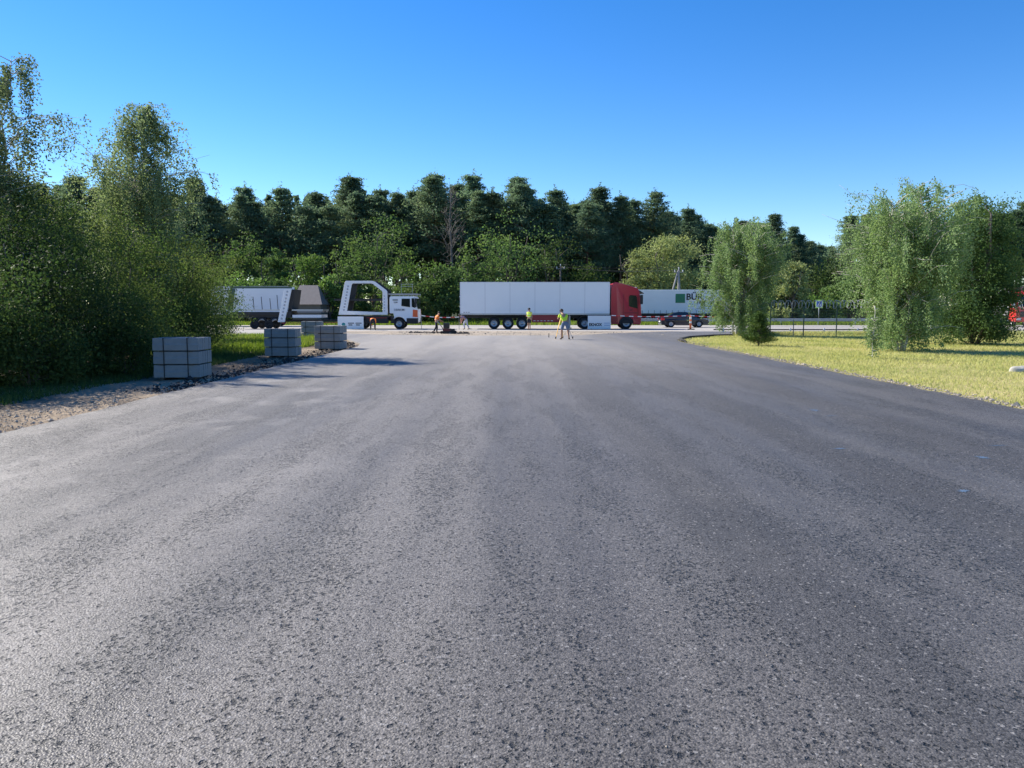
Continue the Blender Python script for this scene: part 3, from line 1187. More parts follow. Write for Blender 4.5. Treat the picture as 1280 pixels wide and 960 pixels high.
mb.prism([(2.625, 1.75), (2.665, 1.75), (2.50, 3.15), (2.46, 3.15)], -1.05, 1.05)
mb.build('windscreen', 'window glass', tr_)
mb = MB()
mb.prism([(2.42, 3.28), (2.84, 3.05), (2.87, 3.09), (2.45, 3.36)], -1.1, 1.1)
mb.build('sun_visor', 'black plastic', tr_)
mb = MB()
mb.box(-3.1, 2.4, -.42, -.30, .72, .98).box(-3.1, 2.4, .30, .42, .72, .98).box(-3.1, -2.9, -.42, .42, .74, .96).box(-2.6, -1.2, -.4, .4, 1.0, 1.13).box(1.2, 1.5, -.9, .9, .45, .6).box(-2.35, -2.15, -.9, .9, .42, .6)
mb.build('chassis', 'chassis', tr_)
mb = MB()
mb.box(-.28, -.04, -1.0, -.55, .9, 1.75)
mb.build('air_intake', 'black plastic', tr_)
for sy in (-1, 1):
    mb = MB()
    mb.box(2.60, 2.685, sy * .75, sy * 1.12, .72, .95)
    mb.build('headlight', 'lamp clear', tr_)
    mb = MB()
    mb.box(0.5, 0.56, sy * 1.24, sy * 1.262, .62, .68)
    mb.build('marker_lamp', 'lamp orange', tr_)
for k in range(5):
    mb = MB()
    mb.box(2.16 - .0, 2.26, -.9 + k * .45 - .06, -.9 + k * .45 + .06, 3.565, 3.64)
    mb.build('roof_lamp', 'lamp clear', tr_)

# ---- white semi-trailer
xl, xr = X(575.5, 66.85), X(761.5, 66.85)
st_ = empty('semi_trailer', ((xl + xr) / 2, YT, ROADZ))
tag(st_, 'long plain white box semi-trailer behind the red cab', 'trailer')
hw = (xr - xl) / 2
mb = MB()
mb.box(-hw, hw, -1.26, 1.26, 1.27, 4.04)
mb.build('box_body', 'trailer white', st_, 0.02)
for nm, bx in (('bottom_rail', (-hw + .01, hw - .01, -1.272, -1.262, 1.235, 1.36)), ('top_rail', (-hw + .01, hw - .01, -1.272, -1.262, 3.95, 4.055)),
               ('corner_post', (-hw - .006, -hw + .09, -1.274, -1.262, 1.37, 3.94)), ('corner_post', (hw - .12, hw + .006, -1.274, -1.262, 1.37, 3.94))):
    mb = MB()
    mb.box(*bx)
    mb.build(nm, 'galvanised' if 'rail' in nm and nm[0] == 'b' else 'carrier white', st_)
mb = MB()
mb.box(-hw + .1, hw - .2, -.5, -.38, .95, 1.26).box(-hw + .1, hw - .2, .38, .5, .95, 1.26)
for k in range(9):
    xx = -hw + .5 + k * 1.5
    mb.box(xx, xx + .1, -1.2, 1.2, 1.12, 1.26)
mb.build('chassis', 'chassis', st_)
xo = (xl + xr) / 2
for u in (617.5, 635, 652.5):
    x = X(u, 66.9) - xo
    for sy in (-1, 1):
        wheel(st_, x, sy * 1.02)
    mb = MB()
    mb.box(x - .07, x + .07, -1.0, 1.0, .43, .57)
    mb.box(x - .35, x + .35, -.55, -.35, .55, .96).box(x - .35, x + .35, .35, .55, .55, .96)
    mb.build('axle', 'chassis', st_)
    mb = MB()
    mb.prism(arc(x, .5, .60, math.pi * .82, math.pi * .18, 8) + arc(x, .5, .57, math.pi * .18, math.pi * .82, 8), -1.22, -.85)
    mb.build('mudguard', 'black plastic', st_)
mb = MB()
x0, x1 = X(665, 66.9) - xo, X(699, 66.9) - xo
mb.box(x0, x1, -1.22, -.55, .58, 1.22)
tb = mb.build('side_locker', 'skirt red', st_, 0.02)
tb['label'] = 'dark red locker panel hung under the white trailer'
mb = MB()
for k in range(6):
    mb.box(x0 + .12 + k * .30, x0 + .30 + k * .30, -1.224, -1.221, .70, .745)
mb.build('reflector_strip', 'reflector', tb)
mb = MB()
x2 = X(712, 66.9) - xo
mb.box(x2 - .07, x2 + .07, -.95, -.78, .12, 1.2).box(x2 - .18, x2 + .18, -1.0, -.72, .06, .12)
mb.build('landing_leg', 'grey metal', st_)
mb = MB()
mb.box(x2 - .07, x2 + .07, .78, .95, .12, 1.2).box(x2 - .18, x2 + .18, .72, 1.0, .06, .12)
mb.build('landing_leg', 'grey metal', st_)
mb = MB()
mb.box(-hw + .05, -hw + .22, -1.15, 1.15, .5, .62).box(-hw + .08, -hw + .16, -.6, -.5, .6, 1.0).box(-hw + .08, -hw + .16, .5, .6, .6, 1.0)
mb.build('rear_bumper', 'chassis', st_)
mb = MB()
mb.box(-hw + .06, -hw + .2, -1.2, -.8, .66, .78)
mb.build('tail_lamp', 'tail lamp', st_)
text_part('AB 5214', .09, (-hw + .3, -1.276, 1.42), 'print blue', st_, bold=.004) if False else None
mb = MB()
for k in range(3):
    mb.box(-hw + .28 + k * .2, -hw + .42 + k * .2, -1.268, -1.262, 1.43, 1.48)
mb.build('data_plate', 'dull grey', st_)
for k in range(1, 6):
    mb = MB()
    xs_ = -hw + k * 2 * hw / 6
    mb.box(xs_ - .012, xs_ + .012, -1.268, -1.261, 1.37, 3.94)
    mb.build('panel_seam', 'hole grey', st_)
for zz in (1.9, 2.75):
    mb = MB()
    mb.box(-hw - .07, -hw - .008, -1.2, -1.08, zz, zz + .10)
    mb.build('door_hinge', 'galvanised', st_)

# ---- white printed panels at the two ends of the site
def panel(u0, u1, v0, Y, label):
    x0, x1 = X(u0, Y), X(u1, Y)
    r = empty('site_panel', ((x0 + x1) / 2, Y, ROADZ + 0.0))
    tag(r, label, 'panel')
    w = (x1 - x0) / 2
    h = Z(v0, Y) - ROADZ
    mb = MB()
    mb.box(-w, w, -.06, .06, 0.03, h)
    mb.build('board', 'trailer white', r, 0.012)
    for sx in (-.7, .7):
        mb = MB()
        mb.box(sx * w - .05, sx * w + .05, -.3, .3, 0, .05)
        mb.build('foot', 'dull grey', r)
    return r, w, h


p1, w1, h1 = panel(423, 455, 395.6, 66.0, 'white printed panel below the loop frame of the car carrier')
mb = MB()
mb.lathe([(.001, -.064), (.16, -.064), (.16, -.061)], 20, 'Y', (-.55 * w1, 0, .42))
mb.build('emblem', 'print teal', p1)
for x0, t in ((-.22, 'Auto'), (.42, 'Trans')):
    mb = MB()
    mb.box(x0, x0 + .52, -.064, -.061, .50, .57)
    mb.build('printed_bar', 'print black', p1)
    text_part('ᴧᴧᴧ' if False else 'nnn', .22, (x0 + .04, -.0635, .33), 'print black', p1, bold=.008, sx=1.0)
p2, w2, h2 = panel(734.5, 763, 394.5, 66.0, 'white panel with bold black lettering beside the red cab')
text_part('EKNOX', .34, (-.9 * w2, -.0635, .30), 'print black', p2, bold=.014, sx=.92)
for zz in (.34, .52):
    mb = MB()
    mb.box(.42 * w2, .92 * w2, -.064, -.061, zz, zz + .035)
    mb.build('printed_line', 'print blue', p2)

# ---- car carrier lorry
YC = 68.3
xc0 = X(424, 67.0)
cc = empty('car_carrier_truck', (xc0, YC, ROADZ))
tag(cc, 'empty car carrier lorry with white loop frame and white cab', 'truck')
def cx_(u):
    return X(u, 67.05) - xc0
def cz_(v):
    return Z(v, 67.05) - ROADZ
for sy, nm in ((-1, 'side_frame'), (1, 'side_frame')):
    outer = [(cx_(424), cz_(393.4)), (cx_(432.5), cz_(354)), (cx_(434), cz_(351.5)), (cx_(467), cz_(351.5)), (cx_(470), cz_(352.5)), (cx_(484), cz_(363)), (cx_(485), cz_(365)), (cx_(485), cz_(393.4))]
    inner = [(cx_(434.5), cz_(388.5)), (cx_(441), cz_(356)), (cx_(442.5), cz_(354.6)), (cx_(465.5), cz_(354.6)), (cx_(467.5), cz_(355.4)), (cx_(478.5), cz_(364)), (cx_(479.3), cz_(366)), (cx_(479), cz_(390.3))]
    y0, y1 = (-1.26, -1.10) if sy < 0 else (1.10, 1.26)
    n = 8
    vs = [(x, y0, z) for x, z in outer] + [(x, y0, z) for x, z in inner] + [(x, y1, z) for x, z in outer] + [(x, y1, z) for x, z in inner]
    fs = []
    for i in range(n):
        j = (i + 1) % n
        fs += [(i, j, j + n, i + n), (i + 2 * n, i + 3 * n, j + 3 * n, j + 2 * n), (i, i + 2 * n, j + 2 * n, j), (i + n, j + n, j + 3 * n, i + 3 * n)]
    mb = MB()
    mb.add(vs, fs)
    fr = mb.build(nm, 'carrier white' if sy < 0 else 'chassis', cc, 0.012, 1)  # far frame coloured dark to imitate its shaded interior side
    if sy < 0:      # punched holes of the slanted column and of the front column
        for k in range(9):
            t = (k + .7) / 9.6
            a = Vector((cx_(430.5), -1.264, cz_(390))).lerp(Vector((cx_(437.3), -1.264, cz_(355))), t)
            mb = MB()
            mb.lathe([(.001, 0), (.085, 0), (.085, .01)], 12, 'Y', a)
            mb.build('punched_hole', 'hole grey', fr)
        for k in range(6):
            t = (k + .7) / 6.6
            a = Vector((cx_(481.3), -1.264, cz_(391))).lerp(Vector((cx_(481.3), -1.264, cz_(367))), t)
            mb = MB()
            mb.lathe([(.001, 0), (.06, 0), (.06, .01)], 12, 'Y', a)
            mb.build('punched_hole', 'hole grey', fr)
mb = MB()
mb.box(cx_(428), cx_(437), -1.08, 1.08, cz_(394), cz_(390)).bar((cx_(438), -1.08, cz_(354)), (cx_(438), 1.08, cz_(354)), .18).bar((cx_(481), -1.08, cz_(366)), (cx_(481), 1.08, cz_(366)), .18)
mb.build('cross_beam', 'chassis', cc)
mb = MB()
mb.box(cx_(418), cx_(479), -1.06, -.45, cz_(376), cz_(373.5)).box(cx_(418), cx_(479), .45, 1.06, cz_(376), cz_(373.5))
for k in range(7):
    mb.box(cx_(420) + k * .65, cx_(420) + k * .65 + .08, -.5, .5, cz_(375.6), cz_(374))
mb.build('upper_deck', 'chassis', cc)
mb = MB()
mb.box(cx_(425), cx_(486), -1.2, 1.2, cz_(396.5), cz_(394.6)).box(cx_(425), cx_(520), -.5, -.35, cz_(401), cz_(396.6)).box(cx_(425), cx_(520), .35, .5, cz_(401), cz_(396.6)).box(cx_(457), cx_(485), -1.15, -.6, cz_(404), cz_(396.6))
mb.build('chassis', 'chassis', cc)
mb = MB()
mb.box(cx_(459), cx_(484), -1.16, -1.151, cz_(397.6), cz_(396.9))
mb.build('side_rail', 'skirt red', cc)
for x in (cx_(437), cx_(451)):
    for sy in (-1, 1):
        wheel(cc, x, sy * 1.0, .44, .3)
cxw = cx_(499)
cabp = [(cx_(487.5), cz_(391.5)), (cx_(492), cz_(391.8)), (cx_(493.2), cz_(396))] + [] + arc(cxw, .46, .60, math.pi * .80, math.pi * .12, 8) + [(cx_(508.5), cz_(402)), (cx_(520.5), cz_(403.5)), (cx_(522.3), cz_(402)), (cx_(522.3), cz_(389)), (cx_(520), cz_(372)), (cx_(518.5), cz_(370.5)), (cx_(489), cz_(370.5)), (cx_(487.5), cz_(372))]
mb = MB()
mb.prism(cabp, -1.2, 1.2, lambda x, z: 1 - .04 * max(0, z - 1.6))
mb.build('cab', 'trailer white', cc, 0.035)
for sy in (-1, 1):
    mb = MB()
    mb.prism([(cx_(502.3), cz_(382.5)), (cx_(513), cz_(384)), (cx_(513), cz_(373.5)), (cx_(502.8), cz_(373.5))], sy * 1.14, sy * 1.203)
    mb.build('side_window', 'window glass', cc)
    mb = MB()
    mb.prism([(cx_(515.2), cz_(383.5)), (cx_(519.5), cz_(385)), (cx_(518.0), cz_(373)), (cx_(515.2), cz_(373))], sy * 1.15, sy * 1.199)
    mb.build('quarter_window', 'window glass', cc)
    mb = MB()
    mb.prism([(cx_(516.2), cz_(396)), (cx_(522.6), cz_(396.5)), (cx_(522.4), cz_(387.5)), (cx_(516.5), cz_(387))], sy * 1.15, sy * 1.212)
    mb.build('corner_fairing', 'lamp orange', cc, .02)
    mb = MB()
    mb.box(cx_(519), cx_(521.5), sy * 1.24, sy * 1.36, cz_(384), cz_(373))
    mb.build('mirror', 'black plastic', cc, .02)
    mb = MB()
    mb.box(cx_(508.5), cx_(522.6), sy * .9, sy * 1.21, cz_(404.5), cz_(397.5))
    mb.build('bumper', 'chassis', cc, .03)
    wheel(cc, cxw, sy * 1.03, .46, .29)
    mb = MB()
    mb.prism([(cx_(489), cz_(395)), (cx_(493), cz_(395.6)), (cx_(494), cz_(404)), (cx_(489), cz_(404))], sy * 1.0, sy * 1.19)
    mb.build('step_box', 'chassis', cc)
mb = MB()
mb.prism([(cx_(522.3), cz_(386)), (cx_(522.8), cz_(386)), (cx_(520.8), cz_(373)), (cx_(520.3), cz_(373))], -1.05, 1.05)
mb.build('windscreen', 'window glass', cc)
mb = MB()
mb.box(cx_(486), cx_(522.5), -1.15, -1.05, cz_(368.6), cz_(367)).box(cx_(486), cx_(522.5), 1.05, 1.15, cz_(368.6), cz_(367))
for k in range(9):
    x = cx_(487) + k * .29
    mb.box(x, x + .10, -1.05, 1.05, cz_(368.4), cz_(367.3))
for k in range(4):
    x = cx_(489) + k * .75
    mb.box(x, x + .06, -1.1, -1.04, cz_(370.6), cz_(368.5)).box(x, x + .06, 1.04, 1.1, cz_(370.6), cz_(368.5))
mb.build('roof_deck', 'grey metal', cc)
mb = MB()
for v in (354.5, 357.5):
    mb.bar((cx_(497), 1.1, cz_(v)), (cx_(513), 1.1, cz_(v)), .035)
for u in (498, 512):
    mb.bar((cx_(u), 1.1, cz_(354)), (cx_(u), 1.1, cz_(367)), .03)
mb.build('guard_rail', 'grey metal', cc)
text_part('AAAAA', .17, (cx_(491.5), -1.205, cz_(375.8)), 'print black', cc, bold=.006, sx=.8)
text_part('Lyan', .2, (cx_(493), -1.205, cz_(378.7)), 'print black', cc, bold=.004, sx=.9)
text_part('I I B N E M I', .26, (cx_(493.2), -1.206, cz_(388.5)), 'print black', cc, bold=.006, sx=.72)

# ---- trailer of the car carrier
xt0 = X(283, 67.0)
ct = empty('car_carrier_trailer', (xt0, YC, ROADZ))
tag(ct, 'empty car carrier trailer with one slanted white punched column', 'trailer')
def tx(u):
    return X(u, 67.05) - xt0
for sy in (-1, 1):
    if sy > 0:
        continue
    y0, y1 = (-1.26, -1.12)
    mb = MB()
    mb.prism([(tx(348), cz_(402.5)), (tx(356.5), cz_(402.5)), (tx(366.5), cz_(361)), (tx(357.5), cz_(361))], y0, y1)
    col_ = mb.build('slanted_column', 'carrier white', ct, .012, 1)
    if sy < 0:
        for k in range(9):
            t = (k + .7) / 9.4
            a = Vector((tx(352.5), -1.264, cz_(401))).lerp(Vector((tx(361.8), -1.264, cz_(362))), t)
            mb = MB()
            mb.lathe([(.001, 0), (.09, 0), (.09, .01)], 12, 'Y', a)
            mb.build('punched_hole', 'hole grey', col_)
    mb = MB()
    mb.prism([(tx(284), cz_(387)), (tx(292.5), cz_(387)), (tx(296), cz_(361)), (tx(290), cz_(361))], y0, y1)
    mb.build('rear_column', 'fence green', ct, .012, 1)
    mb = MB()
    mb.prism([(tx(290), cz_(360.8)), (tx(366.4), cz_(360.8)), (tx(366.8), cz_(358.6)), (tx(290.5), cz_(358.2))], y0, y1)
    mb.build('top_beam', 'fence green', ct)
mb = MB()
mb.prism([(tx(359), cz_(397)), (tx(364), cz_(397)), (tx(369.5), cz_(362)), (tx(365), cz_(362))], -1.1, 1.1)
mb.build('front_bulkhead', 'chassis', ct)
mb = MB()
mb.box(tx(292), tx(404), -1.1, 1.1, cz_(388.4), cz_(386.8))
mb.build('upper_deck', 'galvanised', ct)
mb = MB()
mb.box(tx(372), tx(403), -1.14, -.3, cz_(390.5), cz_(388.5)).box(tx(372), tx(403), .3, 1.14, cz_(390.5), cz_(388.5))
mb.build('deck_beam', 'dull grey', ct)
mb = MB()
mb.box(tx(366), tx(402), -1.12, 1.12, cz_(397), cz_(393.5))
mb.build('lower_deck', 'carrier white', ct)
mb = MB()
mb.box(tx(290), tx(352), -1.0, -.4, cz_(396), cz_(390)).box(tx(290), tx(352), .4, 1.0, cz_(396), cz_(390)).box(tx(290), tx(350), -1.16, -1.0, cz_(393.8), cz_(391)).box(tx(352), tx(425), -.2, .2, cz_(402.5), cz_(399.5))
mb.build('chassis', 'chassis', ct)
for u in (318, 336):
    for sy in (-1, 1):
        wheel(ct, tx(u), sy * 1.0, .38, .28)
WP[(.38, .28)].children[0].data.materials[0] = MATS['chassis']
for u, v in ((317.3, 371), (327.5, 371), (338.2, 373), (347.2, 369)):
    mb = MB()
    mb.bar((tx(u + 1), -1.05, cz_(388)), (tx(u), -1.05, cz_(v)), .045)
    mb.build('stake', 'chassis', ct)
mb = MB()
mb.bar((tx(352), -1.0, cz_(403.8)), (tx(425), -1.0, cz_(403.2)), .06)
mb.build('loading_ramp', 'skirt red', ct)

# ---- white box trailer behind the carrier
bt = empty('box_trailer', (-26.3, 78.6, ROADZ))
tag(bt, 'white box trailer parked behind the slanted column of the carrier trailer', 'trailer')
mb = MB()
mb.box(-3.9, 3.9, -1.26, 1.26, 1.15, 3.98)
mb.build('box_body', 'curtain white', bt, .02)
mb = MB()
mb.box(-3.8, 3.8, -1.0, 1.0, .85, 1.14)
mb.build('chassis', 'chassis', bt)
mb = MB()
mb.box(-3.89, 3.89, -1.275, -1.262, 3.86, 4.0)
mb.build('top_rail', 'galvanised', bt)
for k in range(2):
    for sy in (-1, 1):
        wheel(bt, 1.2 + k * 1.3, sy * 1.02)
mb = MB()
mb.box(2.4, 2.54, -.9, -.76, .0, .86).box(2.4, 2.54, .76, .9, .0, .86)
mb.build('landing_leg', 'grey metal', bt)

# ---- curtain trailer with green logo
YB = 92.6
xb0 = X(783, YB - 1.27)
cb = empty('curtain_trailer', (xb0, YB, -0.09))
tag(cb, 'pale curtain-sided trailer with green square and black lettering', 'trailer')
mb = MB()
mb.box(0, 13.6, -1.27, 1.27, 1.25, 4.0)
mb.build('curtain_body', 'curtain white', cb, .02)
mb = MB()
mb.box(0, 13.6, -1.29, -1.272, 3.90, 4.04)
mb.build('top_rail', 'trailer white', cb)
mb = MB()
mb.box(0, 13.6, -1.29, -1.1, 1.08, 1.22)
mb.build('bottom_rail', 'chassis', cb)
for k in range(19):
    mb = MB()
    x = .4 + k * .71
    mb.box(x - .025, x + .025, -1.29, -1.273, 1.24, 1.62)
    mb.build('curtain_strap', 'dull grey', cb)
mb = MB()
mb.box(0.2, 13.2, -.6, .6, .8, 1.07)
mb.build('chassis', 'chassis', cb)
for k in range(3):
    for sy in (-1, 1):
        wheel(cb, 2.4 + k * 1.3, sy * 1.02)
mb = MB()
lx = X(843.2, YB - 1.3) - xb0
mb.box(lx, lx + 1.12, -1.296, -1.274, 2.48, 3.55)
mb.build('logo_square', 'logo green', cb)
text_part('BÜR', 1.03, (lx + 1.24, -1.293, 2.86), 'print black', cb, bold=.028, sx=1.02)
text_part('TRA', .50, (lx + 2.46, -1.293, 2.40), 'print black', cb, bold=.014, sx=1.05)
mb = MB()
mb.box(lx + 2.5, lx + 4.2, -1.28, -1.273, 1.80, 1.84)
mb.build('printed_line', 'dull grey', cb)

# ---- dark blue saloon
YS = 73.5
car = empty('sedan_car', (X(825.5, 72.6), YS, ROADZ))
tag(car, 'dark blue saloon car passing in front of the pale curtain trailer', 'car')
r_ = .34
bp_ = [(0.05, .36), (.10, .26), (.62, .22)] + arc(.98, .33, r_ + .03, math.pi * 1.08, -.08 * math.pi, 9)[0:] + [(1.5, .2), (3.1, .2)] + arc(3.62, .33, r_ + .03, math.pi * 1.08, -.08 * math.pi, 9) + [(4.45, .22), (4.62, .30), (4.68, .52), (4.60, .68), (4.2, .80), (3.45, .90), (3.3, .93), (1.1, .97), (.55, 1.0), (.16, .98), (.06, .80)]
mb = MB()
mb.prism(bp_, -.88, .88, lambda x, z: 1 - .12 * max(0, (x - 3.6)) - .1 * max(0, .7 - x) - .05 * max(0, z - .7) * 3)
mb.build('body', 'car blue', car, .04, 3)
gp = [(.55, .96), (1.32, 1.40), (1.75, 1.46), (2.35, 1.46), (2.75, 1.38), (3.5, .90), (3.3, .88), (.7, .90)]
mb = MB()
mb.prism(gp, -.80, .80, lambda x, z: 1 - .30 * max(0, z - .95))
mb.build('cabin', 'car blue', car, .04, 3)
for sy in (-1, 1):
    def side(poly):
        return [(x, sy * (.80 * (1 - .30 * max(0, z - .95)) + .006), z) for x, z in poly]
    for poly in ([(1.02, 1.00), (1.86, .99), (1.86, 1.39), (1.62, 1.39), (1.40, 1.34)], [(1.92, .99), (2.98, .98), (2.66, 1.32), (2.35, 1.39), (1.92, 1.39)]):
        mb = MB()
        q = side(poly)
        q2 = [(x, y - sy * .02, z) for x, y, z in q]
        k = len(q)
        mb.add(q + q2, [tuple(range(k)), tuple(range(2 * k - 1, k - 1, -1))] + [(i, (i + 1) % k, (i + 1) % k + k, i + k) for i in range(k)])
        mb.build('side_window', 'window glass', car)
    mb = MB()
    mb.box(-.0 + .04, .36, sy * .74, sy * .86, .68, .92)
    mb.build('tail_light', 'tail lamp', car, .02)
    mb = MB()
    mb.box(4.42, 4.62, sy * .55, sy * .78, .56, .70)
    mb.build('headlight', 'lamp clear', car, .02)
    mb = MB()
    mb.box(2.75, 2.92, sy * .84, sy * 1.02, .98, 1.10)
    mb.build('mirror', 'car blue', car, .02)
    for xh in (1.35, 2.25):
        mb = MB()
        mb.box(xh, xh + .2, sy * .865, sy * .885, .80, .83)
        mb.build('door_handle', 'car blue', car)
    for xw in (.98, 3.62):
        wheel(car, xw, sy * .76, r_, .21)
mb = MB()
mb.add([(.62, -.66, 1.01), (.62, .66, 1.01), (1.33, .58, 1.415), (1.33, -.58, 1.415)], [(0, 1, 2, 3)])
mb.build('rear_window', 'window glass', car)
mb = MB()
mb.add([(3.46, -.70, .935), (3.46, .70, .935), (2.79, .60, 1.385), (2.79, -.60, 1.385)], [(0, 1, 2, 3)])
mb.build('windscreen', 'window glass', car)
mb = MB()
mb.box(.03, .07, -.3, .3, .5, .62)
mb.build('number_plate', 'sign white', car)

# ---- bright red truck at the right edge, front towards the yard
rt = empty('red_truck', (49.3, 73.5, ROADZ), math.radians(-108))
tag(rt, 'bright red lorry cab glimpsed behind leaves at the right edge', 'truck')
mb = MB()
mb.prism([(-2.1, .55), (-.35, .55)] + [(0.0, .5), (.05, 1.2), (.0, 2.0), (-.28, 3.15), (-.5, 3.42), (-1.9, 3.5), (-2.1, 3.4)], -1.22, 1.22)
mb.build('cab', 'fire red', rt, .05)
mb = MB()
mb.prism([(.012, 1.95), (.055, 1.95), (-.215, 2.95), (-.255, 2.95)], -1.05, 1.05)
mb.build('windscreen', 'window glass', rt)
mb = MB()
mb.box(.02, .085, -.85, .85, .95, 1.5)
mb.build('grille', 'black plastic', rt)
for sy in (-1, 1):
    mb = MB()
    mb.box(.02, .09, sy * .75, sy * 1.12, .66, .88)
    mb.build('headlight', 'lamp clear', rt)
    mb = MB()
    mb.box(-.25, -.05, sy * 1.32, sy * 1.5, 1.9, 2.75)
    mb.build('mirror', 'carrier white', rt, .02)
    wheel(rt, -1.3, sy * 1.02)
    wheel(rt, -5.0, sy * 1.02)
    mb = MB()
    mb.prism([(-1.6, 1.9), (-.3, 1.85), (-.42, 2.85), (-1.6, 2.9)], sy * 1.20, sy * 1.226)
    mb.build('side_window', 'window glass', rt)
mb = MB()
mb.box(-7.5, -2.2, -1.25, 1.25, 1.1, 3.9)
mb.build('box_body', 'dull grey', rt, .03)
mb = MB()
mb.box(-7.3, -.4, -.5, .5, .6, 1.05)
mb.build('chassis', 'chassis', rt)

# ================================================================== STREET FURNITURE
# far guardrail
def guardrail(x0, x1, Y, label):
    r = empty('guardrail', ((x0 + x1) / 2, Y, -0.11))
    tag(r, label, 'guardrail')
    L = (x1 - x0) / 2
    mb = MB()
    sec = [(-.02, .44), (.04, .48), (.04, .54), (-.03, .58), (-.03, .62), (.04, .66), (.04, .72), (-.02, .76)]
    vs = [(-L, -y, z) for y, z in sec] + [(L, -y, z) for y, z in sec]
    n = len(sec)
    mb.add(vs, [(i, i + 1, i + 1 + n, i + n) for i in range(n - 1)])
    mb.build('beam', 'galvanised', r)
    k = int((x1 - x0) / 4)
    for i in range(k + 1):
        mb = MB()
        x = -L + 2 * L * i / k
        mb.box(x - .05, x + .05, .05, .12, 0, .74)
        mb.build('post', 'galvanised', r)
    return r


guardrail(9, 62, 84.3, 'galvanised guardrail along the far side of the highway')

# low dark rail with short pale posts this side of the highway
lr = empty('low_rail', (24, 57.4, -0.05))
tag(lr, 'low dark rail on short pale posts behind the wire fence', 'rail')
mb = MB()
mb.box(-9, 12, -.04, .04, .17, .25)
mb.build('rail', 'chassis', lr)
for k in range(9):
    mb = MB()
    mb.box(-8.3 + k * 2.5 - .05, -8.3 + k * 2.5 + .05, -.09, -.045, -.02, .32)
    mb.build('post', 'sign white', lr)

# wire fence with razor coil
YF = 47.3
fe = empty('wire_fence', (19, YF, -0.03))
tag(fe, 'green wire mesh fence topped with a razor wire coil', 'fence')
fx = [X(u, YF) - 19 for u in (962, 1003.5, 1044.5)]
sp = fx[2] - fx[1]
fx += [fx[2] + sp * k for k in range(1, 7)]
for x in fx:
    mb = MB()
    mb.box(x - .025, x + .025, -.025, .025, -.1, 1.78)
    mb.bar((x, 0, 1.76), (x - .16, 0, 2.02), .03)
    mb.bar((x, 0, 1.76), (x + .16, 0, 2.02), .03)
    mb.build('post', 'fence green', fe)
for a, b in zip(fx, fx[1:]):
    mb = MB()
    k = int((b - a) / .05)
    for i in range(1, k):
        x = a + (b - a) * i / k
        mb.bar((x, 0, .03), (x, 0, 1.72), .0035)
    for z in np.arange(.03, 1.75, .2):
        mb.bar((a, .006, z), (b, .006, z), .006)
    mb.build('mesh_panel', 'post grey', fe)
mb = MB()
pts = []
t = 0
tot = fx[-1] - fx[0]
nl = int(tot / .21)
for i in range(nl * 14 + 1):
    a = 2 * math.pi * i / 14
    pts.append((fx[0] + tot * i / (nl * 14) + .10 * math.cos(a * 0.5), .26 * math.cos(a), 2.0 + .25 * math.sin(a)))
mb.tube(pts, .015, 4)
mb.build('razor_coil', 'hole grey', fe)
mb = MB()
mb.box(-.02, .02, -.02, .02, 0, 1.05)
o = mb.build('stake', 'post grey')
o.location = (X(991, 47.9), 47.9, -0.03)
tag(o, 'thin grey stake standing left of the green fence posts', 'stake')

# crossing sign
sg = empty('crossing_sign', (X(1022, 86), 86, -0.11))
tag(sg, 'blue pedestrian crossing sign with lime border on a thin post', 'sign')
zc = Z(380, 86) + .11
mb = MB()
mb.tube([(0, .04, 0), (0, .04, zc + .3)], .035, 8)
mb.build('post', 'galvanised', sg)
mb = MB()
mb.box(-.42, .42, -.012, .012, zc - .45, zc + .45)
mb.build('backing', 'sign lime', sg)
mb = MB()
mb.box(-.27, .27, -.024, -.020, zc - .29, zc + .29)
mb.build('blue_field', 'sign blue', sg)
mb = MB()
mb.box(-.32, .32, -.018, -.014, zc - .34, zc + .34)
mb.build('white_border', 'sign white', sg)
mb = MB()
mb.add([(-.22, -.027, zc - .20), (.22, -.027, zc - .20), (0, -.027, zc + .22)], [(0, 1, 2)])
tri_ = mb.build('white_triangle', 'sign white', sg)
mb = MB()
mb.lathe([(.001, 0), (.035, 0), (.035, .004)], 10, 'Y', (0, -.033, zc + .08))
for a, b, w in (((0, zc + .04), (0, zc - .08), .06), ((0, zc - .07), (-.09, zc - .2), .04), ((0, zc - .07), (.08, zc - .2), .04), ((0, zc + .03), (-.08, zc - .05), .03), ((0, zc + .03), (.08, zc - .05), .03)):
    mb.bar((a[0], -.031, a[1]), (b[0], -.031, b[1]), w, .004, up=(0, 1, 0))
mb.build('walking_figure', 'print black', tri_)

# delineator post
dl = empty('delineator_post', (X(862.5, 65.2), 65.2, ROADZ))
tag(dl, 'orange and white plastic delineator post on a black foot', 'post')
mb = MB()
mb.lathe([(.001, .08), (.085, .08), (.085, 1.2), (.06, 1.24), (.001, 1.24)], 16, 'Z')
b_ = mb.build('tube', 'bollard orange', dl)
for z in (.55, .90):
    mb = MB()
    mb.lathe([(.088, z), (.088, z + .16)], 16, 'Z')
    mb.build('reflective_band', 'reflector', b_)
mb = MB()
mb.box(-.2, .32, -.2, .2, 0, .08)
mb.build('foot', 'tyre', dl, .02)

